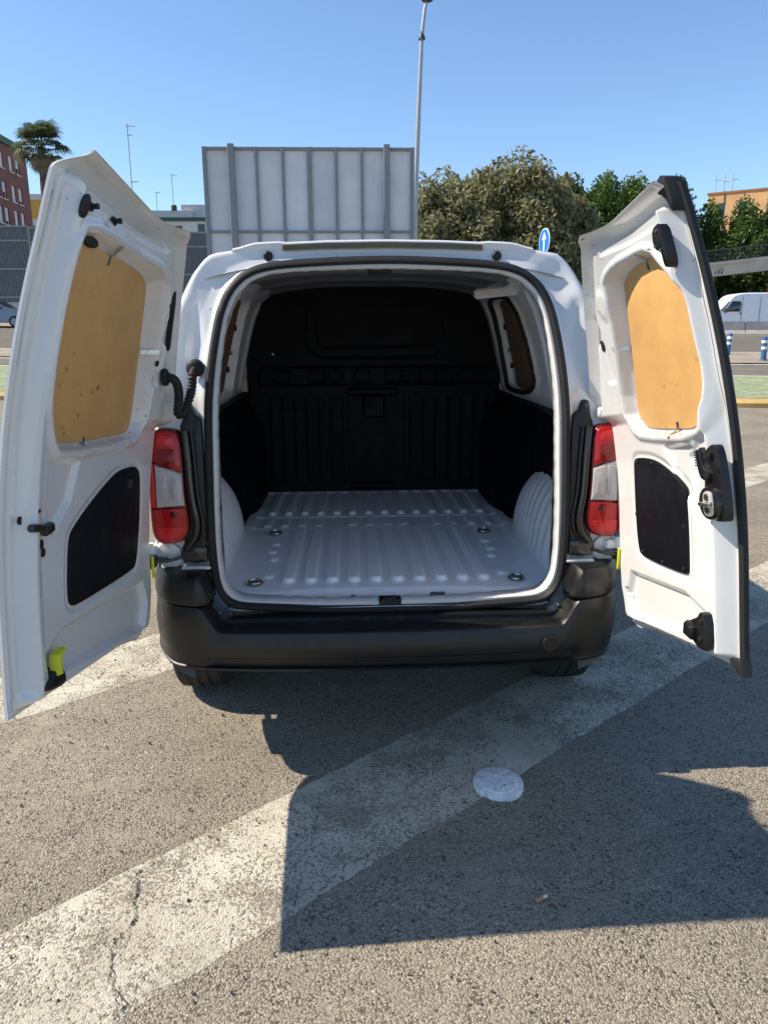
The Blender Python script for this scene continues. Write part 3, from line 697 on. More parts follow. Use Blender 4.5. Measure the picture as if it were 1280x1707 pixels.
UHU = [.70, .735, .757, .780, .798, .811, .817, .812, .816, .826, .810, .768, .708, .658, .620, .600, .580, .562, .540, .51]
BRD = {-1: [(.096, 1.661), (.289, 1.667), (.49, 1.664), (.535, 1.648), (.553, 1.625), (.564, 1.60), (.595, 1.5), (.622, 1.353), (.627, 1.251), (.615, 1.215), (.576, 1.201), (.150, 1.169), (.115, 1.20), (.092, 1.26), (.075, 1.316), (.068, 1.448), (.066, 1.561), (.074, 1.625)],
       1: [(.284, 1.655), (.25, 1.606), (.206, 1.558), (.199, 1.522), (.2, 1.425), (.197, 1.315), (.205, 1.24), (.228, 1.175), (.531, 1.190), (.582, 1.212), (.607, 1.261), (.568, 1.433), (.523, 1.608), (.516, 1.639), (.452, 1.662), (.368, 1.664)]}
TRM = {-1: [(.649, 1.104), (.604, 1.106), (.514, 1.097), (.449, 1.072), (.34, 1.018), (.239, .96), (.213, .934), (.206, .868), (.198, .768), (.215, .747), (.253, .742), (.618, .767), (.665, .784), (.696, .913), (.690, 1.04), (.678, 1.084)],
       1: [(.623, 1.103), (.587, 1.108), (.494, 1.101), (.416, 1.074), (.343, 1.033), (.317, 1.006), (.316, .937), (.318, .792), (.319, .765), (.343, .754), (.611, .777), (.641, .802), (.652, .919), (.635, 1.076)]}
ZT = 1.806
SEAL = mat('grey_seam_sealer', (.42, .42, .41), .7)
def door(side):
    q = DP[side]; sw, ax_o, ax_a = swing(side); uf = -.0106 if side < 0 else .150
    cur = lambda z: q['y0'] + q['k2'] * np.maximum(0, np.asarray(z, float) - q['zm']) ** 2
    brd = chaikin(BRD[side], 1); trm = chaikin(TRM[side], 2)
    def tout(u, z):
        uh = np.interp(z, UHZ, UHU); e = uh - u; upk = sstep(1.215, 1.25, z)
        a_ = .100 * upk * np.clip(1 - e / .17, 0, 1) ** 2.0 + .03 * (1 - upk) * np.clip(1 - e / .12, 0, 1) ** 2; b_ = .066 * sstep(ZT - .05, ZT, z) ** 2
        return np.sqrt(a_ * a_ + b_ * b_)
    def tin(u, z):
        u = np.asarray(u, float); z = np.asarray(z, float); uh = np.interp(z, UHZ, UHU); upk = lstep(1.215, 1.25, z)
        eh = (uh - u); ef = u - uf; eb = z - .525; et = ZT - z; to = tout(u, z)
        k = lstep(.016, .042, ef) * lstep(.014, .036, eb) * lstep(.034, .06, et) * (lstep(.010, .034, eh) * (1 - upk) + lstep(.035, .065, eh) * upk)
        plateau = .066 + .030 * upk * lstep(.25, .08, eh)
        t = (to + .008) * (1 - k) + np.maximum(plateau, to + .012) * k
        ft = np.interp(ef, [0, .010, .013, .017, .022, .034, .046, .054, .066, .085], [.007, .010, .003, .003, .020, .025, .060, .071, .071, .066]); wk = lstep(.10, .06, ef) * lstep(.02, .06, eb) * lstep(.035, .07, et)
        t = t * (1 - wk) + (to + ft) * wk if side < 0 else t
        # hem bead
        t += .003 * lstep(.008, .0, np.abs(ef - .012)) + .002 * lstep(.006, 0, np.abs(eb - .014))
        # raised rim round the window, then recess
        d = sdf(u, z, brd)
        t += .010 * lstep(.044, .030, d) * lstep(.004, .02, d)
        t = t + (.036 - t) * lstep(.018, .003, d)
        # dished areas between window and lower trim, and along the bottom
        d2 = sdf(u, z, trm)
        t -= .006 * lstep(.016, .002, np.abs(d2 - .004)) 
        t = t + (.062 - t) * lstep(.004, -.004, d2)
        lowp = [(uf + .10, .60), (.70, .57), (.735, .64), (.70, .715), (uf + .20, .70), (uf + .09, .66)]
        t -= .020 * lstep(.010, -.008, sdf(u, z, lowp))
        a0 = uf + .12
        mid_ = [(a0, 1.135), (a0 + .14, 1.13), (a0 + .10, 1.03), (a0 + .02, .96), (a0 - .01, 1.03)]
        t -= .013 * lstep(.008, -.006, sdf(u, z, mid_))
        band_ = [(uf + .06, 1.715), (.50, 1.735), (.50, 1.757), (uf + .05, 1.762)]
        t -= .010 * lstep(.007, -.004, sdf(u, z, band_))
        for c_ in ((.58, 1.585),): t += .006 * lstep(.045, .022, np.hypot(u - c_[0], (z - c_[1]) * .8)) * lstep(.01, .03, d)
        sl = [(.655, 1.56), (.675, 1.56), (.665, 1.36), (.640, 1.36)]
        t -= .012 * lstep(.012, .002, sdf(u, z, sl))
        if side < 0:    # long groove along the free edge
            pass
        else:
            t -= .010 * lstep(.008, -.006, sdf(u, z, [(.20, 1.16), (.30, 1.10), (.29, .95), (.24, .90), (.20, .93)]))
        return t
    def W(u, z, t): return tuple(sw(np.array([side * u, float(cur(z)) + t, z])))
    nu, nv = 190, 300
    zs = np.r_[np.linspace(.525, .60, 20), np.linspace(.606, ZT, nv - 20)]; aa = np.r_[np.linspace(0, .09, 30), np.linspace(.095, .90, 125), np.linspace(.905, 1, 35)]
    Aa, Z = np.meshgrid(aa, zs, indexing='ij'); uh = np.interp(Z, UHZ, UHU)
    ufz = uf + .0 * Z + (.035 * sstep(1.755, 1.80, Z) ** 2 if side < 0 else 0)
    U = ufz + (uh - ufz) * Aa
    Zw = Z + sstep(1.62, 1.79, Z) * ((.022 if side < 0 else .0) * (1 - Aa) - .024 * Aa)
    def surf(T): return sw(np.stack([side * U, cur(Z) + T, Zw], -1).reshape(-1, 3))
    vi, vo = surf(tin(U, Z)), surf(tout(U, Z)); n1 = len(vi)
    f = gridf(nu, nv, 0, side < 0) + gridf(nu, nv, n1, side > 0)
    edge = [i * nv for i in range(nu)] + [(nu - 1) * nv + j for j in range(1, nv)] + [i * nv + nv - 1 for i in range(nu - 2, -1, -1)] + [j for j in range(nv - 2, 0, -1)]
    for a, b in zip(edge, edge[1:] + edge[:1]): f.append([a, b, b + n1, a + n1] if side > 0 else [b, a, a + n1, b + n1])
    D = mesh('rear_door', np.vstack([vi, vo]), f, WHITE, van, sharp=60)
    D['label'] = 'wide left rear door with hardboard in its window' if side < 0 else 'narrow right rear door with latch and rubber edge'
    tl = lambda u, z: float(tin(np.array([u]), np.array([z]))[0])
    P = lambda name, out, t0, t1, bev, m: MB().plate(out, W, t0, t1, bev).build(name, m, D)
    P('window_board', inset(brd, .002), .030, .042, .001, BOARD)
    P('trim_panel', inset(trm, .003), .055, .0685, .004, BLACKI)
    P('outer_window', inset(brd, -.03), .002, -.003, 0, GLASS)
    def disc(name, u, z, r, m=RUBBER, h=.002, rz=None, bev=.001): P(name, ell(u, z, r, rz or r), tl(u, z) - .004, tl(u, z) + h, bev, m)
    def clipb(u, z, du, dz):    # bent steel clip holding the board
        pu, pz_ = (.007, 0) if dz else (0, .007)
        P('board_clip', [(u - pu * 1 - abs(du) * .5, z - pz_ - abs(dz) * .5), (u + pu + abs(du) * .5, z - pz_ - abs(dz) * .5), (u + pu + abs(du) * .5, z + pz_ + abs(dz) * .5), (u - pu - abs(du) * .5, z + pz_ + abs(dz) * .5)], .040, .0445, .0006, STEEL)
        q_ = [(u - pu + du * .5, z - pz_ + dz * .5), (u + pu + du * .5, z + pz_ + dz * .5), (u + pu + du * 1.5, z + pz_ + dz * 1.5), (u - pu + du * 1.5, z - pz_ + dz * 1.5)]
        lo_ = [.0445, .0445, tl(u + du * 1.5, z + dz * 1.5) + .002, tl(u + du * 1.5, z + dz * 1.5) + .002]
        MB().add([W(a, b, c) for (a, b), c in zip(q_, lo_)] + [W(a, b, c + .002) for (a, b), c in zip(q_, lo_)], [[0, 1, 2, 3], [7, 6, 5, 4], [0, 1, 5, 4], [1, 2, 6, 5], [2, 3, 7, 6], [3, 0, 4, 7]]).build('board_clip', STEEL, D, smooth=False)
    if side < 0:
        clipb(.275, 1.648, .0, .022); clipb(.590, 1.453, .022, 0); clipb(.311, 1.185, 0, -.022)
        for u, z, r in ((.016, .999, .010), (.055, .937, .012), (.066, .915, .012), (.039, 1.019, .005)): disc('grommet', u + .012, z, r)
        for u, z in ((.573, 1.59), (.60, 1.42)): disc('hole_plug', u + .03, z, .009)
        disc('hole_plug', .045, 1.715, .019, RUBBER, .002, .026)
        for u, z in ((.082, 1.725), (.210, 1.728)):
            b = tl(u, z); MB().tube([W(u, z, b - .002), W(u, z, b + .008), W(u, z, b + .009), W(u, z, b + .024)], [.011, .011, .006, .007], 14).build('buffer_pin', RUBBER, D)
        P('hole_plug', ell(.150, 1.664, .036, .012), .03, .052, .002, RUBBER)
        sl = [(.650, 1.64), (.662, 1.645), (.720, 1.475), (.712, 1.468)]; P('trim_slot', sl, .08, tl(.69, 1.56) + .008, .001, RUBBER)
        b = tl(.06, .975); MB().tube([W(.012, .982, b + .003), W(.05, .978, b + .008)], .010, 10).box(W(.085, .972, b + .006), (.020, .050, .026), bev=.005).build('latch_hook', BLACKP, D)
        b = .055; MB().plate(chaikin([(.045, .572), (.150, .560), (.150, .592), (.130, .615), (.090, .612), (.075, .596), (.045, .592)], 1), W, .03, .076, .006).build('lower_latch', BLACKP, D)
        MB().plate([(.098, .600), (.120, .598), (.118, .640), (.142, .652), (.140, .662), (.100, .652)], W, .06, .084, .003).build('release_lever', YELP, D)
        MB().plate(rrect(.575, .615, 1.035, 1.065, .006), W, .06, .0715, .003).build('trim_catch', BLACKP, D)
    else:
        clipb(.345, 1.645, 0, .022); clipb(.555, 1.451, .022, 0); clipb(.363, 1.192, 0, -.022)
        disc('hole_plug', .67, 1.475, .012, RUBBER, .004, .018)
        # upper latch
        L_ = MB().plate(chaikin([(.160, 1.706), (.198, 1.700), (.212, 1.668), (.208, 1.646), (.184, 1.640), (.186, 1.602), (.176, 1.594), (.164, 1.606), (.160, 1.64)], 1), W, .06, .092, .006).build('upper_latch', BLACKP, D)
        for u, z in ((.176, 1.688), (.200, 1.655), (.180, 1.64)): MB().tube([W(u, z, .088), W(u, z, .095)], .004, 10).build('screw', STEEL, L_)
        # handle plate, lever, striker
        hpz = chaikin([(.222, 1.122), (.200, 1.126), (.192, 1.112), (.172, 1.122), (.150, 1.132), (.128, 1.125), (.118, 1.05), (.110, .935), (.130, .925), (.175, .928), (.215, .948), (.225, .985), (.200, 1.02), (.205, 1.07)], 2)
        H_ = MB().plate(hpz, W, .05, .074, .004).build('handle_plate', BLACKP, D)
        MB().plate(chaikin([(.222, 1.118), (.198, 1.120), (.190, 1.075), (.160, 1.055), (.160, 1.035), (.200, 1.035), (.214, 1.06)], 1), W, .07, .084, .005).build('handle_lever', BLACKP, H_)
        for k in range(6): MB().tube([W(.200, 1.112 - .007 * k, .0845), W(.218, 1.111 - .007 * k, .0845)], .0022, 6).build('grip_rib', GLOSSB, H_)
        MB().plate(ell(.170, .975, .048, .047, 28), W, .06, .090, .012).build('latch_body', GLOSSB, H_)
        S2 = MB().plate(chaikin([(.142, 1.008), (.178, 1.008), (.184, .975), (.178, .940), (.142, .940), (.136, .975)], 2), W, .08, .095, .003).build("striker_plate", mat("bright_cast_metal", (.62, .60, .55), .45, metal=.6, var=.1), H_)
        MB().tube([W(.178, .974, .092), W(.172, .974, .108), W(.146, .974, .110), (W(.128, .974, .102))], .0055, 10).build('striker_pin', STEEL, S2)
        for z in (.992, .957): MB().tube([W(.160, z, .093), W(.160, z, .098)], .009, 12).build('screw', DARKST, S2)
        MB().tube([W(.152, 1.105, .075), W(.152, 1.105, .084)], .009, 12).build('screw', RUBBER, H_)
        MB().tube([W(.166, 1.05, .075), W(.166, 1.05, .086)], .010, 12).build('screw', RUBBER, H_)
        # lower latch
        L2 = MB().plate(chaikin([(.195, .665), (.225, .675), (.24, .655), (.282, .640), (.285, .600), (.262, .580), (.22, .562), (.192, .575)], 1), W, .03, .092, .008).build('lower_latch', BLACKP, D)
        MB().box(W(.262, .615, .095), (.03, .05, .045), bev=.008).build('catch', BLACKP, L2)
        for u, z in ((.21, .65), (.215, .60)): MB().tube([W(u, z, .09), W(u, z, .097)], .006, 10).build('screw', DARKST, L2)
        for (u, z) in ((.60, 1.09), (.50, 1.085), (.36, 1.02), (.335, .90), (.345, .775), (.47, .78), (.60, .80), (.635, .92)): disc('trim_button', u, z, .006, RUBBER, .010)
        # rubber strip along the free edge
        zz = np.linspace(.515, 1.80, 90); m_ = MB(); rows = []
        for z in zz:
            kx = .004 * sin(z * 3)
            for u, t in ((.155, .012), (.150, .018), (.143, .019), (.137, .012), (.137, .001), (.142, -.006), (.150, -.008), (.155, -.001)): rows.append(W(u + kx, max(z, .50), t))
        ff_ = [[i * 8 + k, i * 8 + (k + 1) % 8, (i + 1) * 8 + (k + 1) % 8, (i + 1) * 8 + k] for i in range(89) for k in range(8)]; ff_ += [list(range(8)), [89 * 8 + k for k in range(8)]]
        mesh('edge_seal', rows, ff_, RUBBER, D)
        MB().plate(chaikin([(.140, 1.735), (.153, 1.73), (.166, 1.772), (.212, 1.798), (.204, 1.810), (.142, 1.826), (.137, 1.77)], 1), W, .0, .050, .005).build('corner_cap', RUBBER, D)
        MB().plate([(.132, .508), (.146, .512), (.19, .538), (.185, .552), (.14, .552), (.134, .535)], W, -.004, .026, .003).build('corner_cap', RUBBER, D)
    for u in np.linspace(uf + .12, .66, 5): P('drain_hole', ell(u, .552, .012, .0045, 14), tl(u, .552) - .003, tl(u, .552) + .0015, 0, RUBBER)
    for z in np.linspace(.62, 1.18, 9): disc('spot_weld', .795, z, .0035, DARKST, .0008, None, 0)
    sb_ = [(uf + .014, z) for z in np.linspace(.56, 1.74, 60)]; MB().tube([W(u, z, tl(u, z) + .0005) for u, z in sb_], .0017, 6).build('seam_sealer', SEAL, D)
    sb_ = [(u, .540) for u in np.linspace(uf + .03, .70, 40)]; MB().tube([W(u, z, tl(u, z) + .0005) for u, z in sb_], .0017, 6).build('seam_sealer', SEAL, D)
    sb_ = [(float(np.interp(z, UHZ, UHU)) - .014, z) for z in np.linspace(.62, 1.20, 40)]; MB().tube([W(u, z, tl(u, z) + .0005) for u, z in sb_], .0017, 6).build('seam_sealer', SEAL, D)
    sb_ = [(float(np.interp(z, UHZ, UHU)) - .030, z) for z in np.linspace(1.26, 1.74, 40)]; MB().tube([W(u, z, tl(u, z) + .0005) for u, z in sb_], .0017, 6).build('seam_sealer', SEAL, D)
    # hinges
    for z, top in ((1.262, 1), (.80, 0)):
        c = ax_o + ax_a * (z - .76) / ax_a[2]
        hb = MB().cyl(tuple(c - ax_a * .030), tuple(c + ax_a * .030), .013, n=14)
        d0 = np.array(W(.77, z + .01, .03)); hb.box(tuple(c * .45 + d0 * .55), (.020, .075, .046), bev=.006, rot=Matrix.Rotation(side * .12, 3, 'Z'))
        hb.box(tuple(c + np.array([-side * .022, .035, 0])), (.045, .07, .036), bev=.006)
        ho = hb.build('hinge', WHITE_IN, van)
        for dz in (-.012, .014): MB().lathe(tuple(d0 * .5 + c * .5 + np.array([-side * .012, 0, dz])), [(.007, -.003), (.007, .003)], 10, 'X').build('bolt', STEEL, ho)
    # check strap with yellow clip
    c = np.array(W(.80, .765, .045)); b = np.array([side * .715, 2.475, .785])
    st = MB().tube([b, b * .6 + c * .4 + np.array([0, -.01, -.004]), c], .006, 8).box(tuple(b * .45 + c * .55), (.04, .014, .02), bev=.004).build('check_strap', DARKST, van)
    MB().box(tuple(c + np.array([-side * .006, .012, 0])), (.055, .05, .042), bev=.008).build('strap_housing', BLACKP, st)
    p_ = b * .22 + c * .78; MB().box(tuple(p_ + np.array([0, -.022, -.012])), (.009, .012, .078), bev=.003).build('strap_clip', YELP, st)
    return D, W, tl
DL, WL, tlL = door(-1); DR, WR, tlR = door(1)

# ---- corrugated cable boot between body and left door
pb = np.array(FR(-.651, 1.421, .060)); pd = np.array(WL(.695, 1.384, .104))
ctrl = [pd, pd + [.035, -.004, -.006], pd + [.040, .01, -.06], pd * .68 + pb * .32 + [.0, -.02, -.135], pd * .3 + pb * .7 + [-.005, -.035, -.135], pb + [-.005, -.04, -.06], pb + [-.003, -.035, -.018], pb]
bp_ = resample(chaikin(ctrl, 4, False), 150)
rad = [.0125 + .0026 * (sin(i * 1.25) > 0) * (i > 45) * (i < 138) + .002 * (i <= 45) for i in range(150)]
cb = MB().tube(bp_, rad, 14).build('cable_boot', RUBBER, van, sharp=60)
MB().lathe(tuple(pb + np.array([0, .004, 0])), [(.030, .01), (.030, -.008), (.024, -.014), (.015, -.018)], 24, 'Y').build('grommet', RUBBER, cb)
nrm = (np.array(WL(.695, 1.384, .2)) - pd); nrm /= np.linalg.norm(nrm)
MB().tube([pd - nrm * .006, pd + nrm * .006, pd + nrm * .012], [.028, .027, .016], 20).build('grommet', RUBBER, cb)

# ================================================================== things on the ground
DISCM = mat('worn_white_plastic', (.66, .67, .68), .6, var=.28, vs_=38, bump=.001, bs=160)
bd = thing('road_stud_base', 'scuffed white plastic disc stuck flat on the asphalt beside the stripe', 'disc', (.36, 2.25, 0))
def blob(cx, cy, r, n=48, j=.0, cut=()):
    out = []
    for k in range(n):
        a = 2 * pi * k / n; rr = r * (1 + j * sin(3 * a + 1) + j * .6 * sin(7 * a))
        for c_, w_, d_ in cut:
            da = (a - c_ + pi) % (2 * pi) - pi
            if abs(da) < w_: rr *= 1 - d_
        out.append((cx + rr * cos(a) * .98, cy + rr * sin(a) * 1.05))
    return out
G = lambda x, y, t: (x, y, t)
MB().plate(blob(.36, 2.25, .088, 48, .006, ((4.0, .12, .10), (4.5, .35, .07))), G, .0, .019, .006).build('base', DISCM, bd)
MB().plate(blob(.36, 2.252, .070, 40, .01), G, .016, .025, .004).build('raised_centre', DISCM, bd)
for i in range(9): MB().lathe((.36 + random.uniform(-.05, .05), 2.25 + random.uniform(-.05, .05), .0245), [(random.uniform(.002, .0045), 0), (.002, .0012)], 8).build('chip', RUBBER, bd)
cg = thing('cigarette_butt', 'orange cigarette butt with a pale end lying in the shade', 'cigarette', (.375, 1.714, 0))
MB().cyl((.359, 1.705, .009), (.381, 1.7175, .009), .0042, n=12).build('filter', mat('butt_filter', (.52, .26, .12), .9), cg)
MB().cyl((.381, 1.7175, .009), (.393, 1.724, .009), .0043, .0038, n=12).build('paper', mat('butt_paper', (.7, .66, .58), .9), cg)
lf = MB().plate([(.400, 1.702), (.405, 1.690), (.418, 1.685), (.414, 1.698), (.408, 1.706)], lambda x, y, t: (x, y, t + .3 * (x - .405) ** 2 * 40), .006, .008).build('leaf_scrap', mat('dry_leaf', (.30, .20, .10), .9)); tag(lf, 'small brown dry leaf scrap next to the cigarette butt', 'leaf')

# ================================================================== background
def frame_thing(): pass
# ---- billboard, seen from behind
BGREY = mat('grey_painted_steel', (.20, .215, .235), .5, var=.08); BPANS = [mat('white_panel_sheet', (.60 * k_, .62 * k_, .64 * k_), .55, var=.10, vs_=1.6) for k_ in (1, .93, 1.04, .97)]
bb = thing('billboard', 'back of a tall billboard with pale panels on grey steel framing', 'billboard', (-.82, 15, float(gz(-.8, 15))))
xl, xr, zb, zt = -2.785, 1.136, 1.9, 4.895
mul = [-2.785, -2.256, -1.797, -1.31, -.821, -.32, .16, .62, 1.136]; rails = [1.9, 3.412, 4.895]
for i in range(8):
    for j in range(2):
        MB().box(((mul[i] + mul[i + 1]) / 2, 15.03, (rails[j] + rails[j + 1]) / 2), (mul[i + 1] - mul[i] - .02, .02, rails[j + 1] - rails[j] - .02), bev=.004).build('panel', BPANS[(i * 3 + j) % 4], bb, smooth=False)
for i, x in enumerate(mul):
    if i in (1, 7): continue
    wd = .075 if i in (0, 8) else (.085 if i == 4 else .048); x_ = x + (.03 if i == 0 else -.03 if i == 8 else 0)
    MB().box((x_, 14.985, (zb + zt) / 2), (wd, .06, zt - zb), bev=.004).build('mullion', BGREY, bb, smooth=False)
for z in rails: MB().box(((xl + xr) / 2, 14.99, z - (.03 if z > 4 else 0)), (xr - xl, .05, .055 if z > 4 else .04), bev=.004).build('rail', BGREY, bb, smooth=False)
for x in (-2.256, .62): MB().box((x, 14.93, (4.93 + .1) / 2), (.115, .13, 4.93 - .1), bev=.008).build('post', BGREY, bb, smooth=False)
# ---- lamp post
GALV = mat('galvanised_steel', (.34, .35, .36), .45, metal=.4, var=.08); DKM = mat('dark_lamp_metal', (.05, .05, .055), .5)
lp = thing('lamp_post', 'very tall thin grey lamp post leaning behind the billboard', 'lamp post', (1.75, 24, float(gz(1.7, 24))))
MB().tube([(1.75, 24, float(gz(1.75, 24))), (1.909, 24, 3.95), (1.94, 24, 5.5), (2.02, 24, 7.66), (2.111, 24, 9.88), (2.19, 24, 10.57), (2.25, 24, 10.85)], [.11, .09, .085, .07, .055, .05, .04], 12).build('pole', GALV, lp)
MB().lathe((2.111, 24, 9.80), [(.10, 0), (.10, .05), (.06, .14), (.05, .2)], 16).build('collar_lamp', DKM, lp)
MB().lathe((2.26, 24, 10.80), [(.04, -.05), (.16, 0), (.17, .05), (.10, .14), (.02, .17)], 18).build('lamp_head', DKM, lp)
# ---- blue arrow sign
BLUE = mat('sign_blue', (.02, .17, .62), .35, var=.05); SWH = mat('sign_white', (.75, .77, .8), .4, var=.04); SGREY = mat('sign_back', (.3, .31, .32), .5)
bs = thing('direction_sign', 'round blue sign with a white arrow pointing up, above the van roof', 'sign', (4.43, 18, float(gz(4.4, 18))))
sa = radians(-80); ux = Vector((cos(sa), sin(sa), 0)); un = Vector((sin(sa), -cos(sa), 0))
SG = lambda a, b, t: tuple(Vector((4.433, 18, 3.58)) + ux * a + Vector((0, 0, b)) + un * t)
MB().plate(ell(0, 0, .29, .29, 40), SG, -.012, .004, .003).build('sign_disc', SWH, bs)
MB().plate(ell(0, 0, .270, .270, 40), SG, .003, .007).build('blue_face', BLUE, bs)
MB().plate([(-.035, -.21), (.035, -.21), (.035, .04), (.115, .04), (0, .21), (-.115, .04), (-.035, .04)], SG, .006, .010).build('arrow', SWH, bs)
MB().cyl((4.46, 18.03, float(gz(4.4, 18))), (4.46, 18.03, 3.8), .03, n=12).build('pole', GALV, bs)
# ---- red sign by the white van
RED = mat('sign_red', (.62, .015, .02), .4, var=.05)
rs = thing('no_entry_sign', 'round red sign showing above the parked white van', 'sign', (25.55, 45.5, float(gz(24, 45.5)))); RG = lambda a, b, t: (25.60 + a, 45.5 - t, 3.92 + b)
MB().plate(ell(0, 0, .42, .42, 36), RG, -.01, .006, .004).build('sign_disc', RED, rs); MB().plate(rrect(-.30, .30, -.06, .06, .02), RG, .005, .012).build('white_bar', SWH, rs)
MB().cyl((25.60, 45.56, float(gz(24, 45))), (25.60, 45.56, 4.3), .035).build('pole', GALV, rs)
# ---- blue and white flexible bollards on the median
BPL = mat('bollard_blue', (.025, .11, .27), .5, var=.1); BWH = mat('bollard_white_band', (.75, .75, .73), .4, var=.08)
def bollard(x, y, lean, label):
    z0 = float(gz(x, y)) + .05; t = thing('bollard', label, 'bollard', (x, y, z0), 'blue bollards on the median'); R_ = Matrix.Rotation(lean, 3, 'Y')
    MB().lathe((x, y, z0), [(.085, 0), (.085, .70), (.075, .745), (.04, .765)], 20, 'Z', R_).build('tube', BPL, t)
    for h in (.36, .56): MB().lathe((x, y, z0), [(.0875, h), (.0875, h + .09)], 20, 'Z', R_).build('white_band', BWH, t)
    MB().lathe((x, y, z0), [(.13, 0), (.12, .03), (.09, .05)], 20).build('foot', DKM, t)
bollard(13.75, 27.2, .06, 'blue bollard with white bands leaning beside the open right door')
bollard(13.45, 24.2, -.05, 'upright blue bollard with two white bands standing alone by the road')
# ---- concrete barrier segments
sec = [(-.30, 0), (-.30, .1), (-.15, .3), (-.10, .85), (.10, .85), (.15, .3), (.30, .1), (.30, 0)]
for i in range(6):
    x0 = 15.5 + i * 3.1 + .0; x1 = x0 + 3.04
    if x0 > 30: break
    zz = float(gz(0, 47)); v = [(x, 47 + a, zz + b * .98 - .05) for x in (x0, x1) for a, b in sec]; n = len(sec)
    f = [[k, (k + 1) % n, n + (k + 1) % n, n + k] for k in range(n)] + [list(range(n))[::-1], list(range(n, 2 * n))]
    o = mesh('concrete_barrier', v, f, CONC, smooth=False); tag(o, ['grey concrete barrier segment at the end of the row under the olive trees', 'grey concrete barrier segment second from the row end', 'grey concrete barrier segment beside the open right door edge', 'grey concrete barrier segment in front of the white van nose', 'grey concrete barrier segment in front of the white van side'][i], 'barrier', 'concrete barrier segments along the far road')
# ---- white panel van passing behind the barrier, nose to the left
def side_extrude(prof, y0, y1, inset_top, zmid, m, name, parent):
    """body from a side profile (x,z), narrowing above zmid"""
    p = resample(chaikin(np.array(prof), 2), 90, True); V = []
    ks = np.array([0, .04, .12, .5, .88, .96, 1.0]); ys = y0 + (y1 - y0) * ks
    for kk, y in zip(ks, ys):
        e = min(kk, 1 - kk); sh = .06 * (1 - min(1, e / .12)) ** 2; c = p.mean(0)
        for x, z in p:
            up = max(0, (z - zmid)) * inset_top * (1 if kk < .5 else -1) * (abs(kk - .5) * 2)
            V.append((c[0] + (x - c[0]) * (1 - sh * .25), y + up, c[1] + (z - c[1]) * (1 - sh)))
    n = len(p); F = [[i * n + k, i * n + (k + 1) % n, (i + 1) * n + (k + 1) % n, (i + 1) * n + k] for i in range(len(ks) - 1) for k in range(n)] + [list(range(n))[::-1], [(len(ks) - 1) * n + k for k in range(n)]]
    return mesh(name, V, F, m, parent, sharp=50)
vz = float(gz(25, 52)) + .05; VX = 25.0
pv = thing('panel_van', 'white high roof panel van standing behind the concrete barrier', 'van', (VX + 2.8, 52.9, vz))
pp = [(0, .45), (.02, .95), (.12, 1.05), (.75, 1.25), (1.35, 2.25), (1.7, 2.48), (2.4, 2.56), (5.5, 2.56), (5.62, 2.4), (5.65, .4), (4.9, .38), (1.4, .36), (.1, .36)]
PVW = mat('panel_van_white', (.70, .73, .78), .35, coat=.5, var=.05)
side_extrude([(VX + a, vz + b) for a, b in pp], 52, 53.9, .06, vz + 1.3, PVW, 'body', pv)
PS = lambda x, z, t: (VX + x, 52 - t + max(0, z - 1.3) * .06, vz + z)
MB().plate([(.95, 1.28), (2.0, 1.28), (2.08, 1.78), (1.98, 1.98), (1.42, 1.98)], PS, -.03, .012, .006).build('side_window', GLASS, pv)
MB().plate([(.50, 1.30), (.86, 1.28), (1.30, 1.96), (1.16, 1.98)], PS, -.05, .010, .004).build('screen_corner', mat('pale_glass', (.30, .36, .38), .1), pv)
MB().box((VX + 2.02, 51.97, vz + 1.18), (.06, .04, .16), bev=.01).build('door_handle', DKM, pv); MB().box((VX + .95, 51.9, vz + 1.35), (.16, .18, .3), bev=.04).build('door_mirror', DKM, pv)
for x in (2.12, 3.4): MB().box((VX + x, 51.992, vz + 1.35), (.012, .03, 1.9)).build('panel_gap', DKM, pv)
for x in (.95, 4.55):
    for y in (52.12, 53.75):
        wv_ = MB().lathe((VX + x, y, vz + .33), [(.2, -.1), (.33, -.09), (.34, 0), (.33, .09), (.2, .1)], 28, 'Y').build('wheel', TYRE, pv); MB().lathe((VX + x, y - .02, vz + .33), [(.2, -.09), (.1, -.085), (.2, .09)], 20, 'Y').build('rim', RIM, wv_)
# ---- footbridge over the road
br = thing('footbridge', 'concrete footbridge with dark railing crossing in front of the green trees', 'bridge', (36, 58, float(gz(30, 56))))
def bz(x): return 5.52 + (x - 27.1) * .106
xs_ = np.linspace(8, 62, 28); v = []
for x in xs_:
    b = bz(x); v += [(x, 58, b), (x, 57.9, b + .78), (x, 57.75, b + .80), (x, 57.75, b + 1.03), (x, 61, b + 1.03), (x, 61, b)]
mesh('deck', v, [[6 * i + k, 6 * i + (k + 1) % 6, 6 * i + 6 + (k + 1) % 6, 6 * i + 6 + k] for i in range(27) for k in range(6)] + [list(range(6)), [27 * 6 + k for k in range(6)][::-1]], mat('bridge_concrete', (.46, .42, .36), .9, var=.18, vs_=.7), br, smooth=False)
rl = MB(); RAILM = mat('railing_dark', (.03, .032, .035), .6)
for x in np.arange(9, 61, .16): b = bz(x) + 1.03; rl.box((x, 57.85, b + .42), (.035, .03, .84))
stuff(rl.build('railing_bars', RAILM, br, smooth=False))
rt = MB(); rt.tube([(x, 57.85, bz(x) + 1.90) for x in (8.5, 61.5)], .05, 8); rt.tube([(x, 57.85, bz(x) + 1.10) for x in (8.5, 61.5)], .03, 8); rt.build('railing_rail', RAILM, br)
for x in (14, 52): MB().box((x, 59.4, bz(x) / 2 + .3), (1.0, 1.2, bz(x) - .6), bev=.05).build('pier', CONC, br)
gr = MB(); gx, gzz = 27.85, 5.72
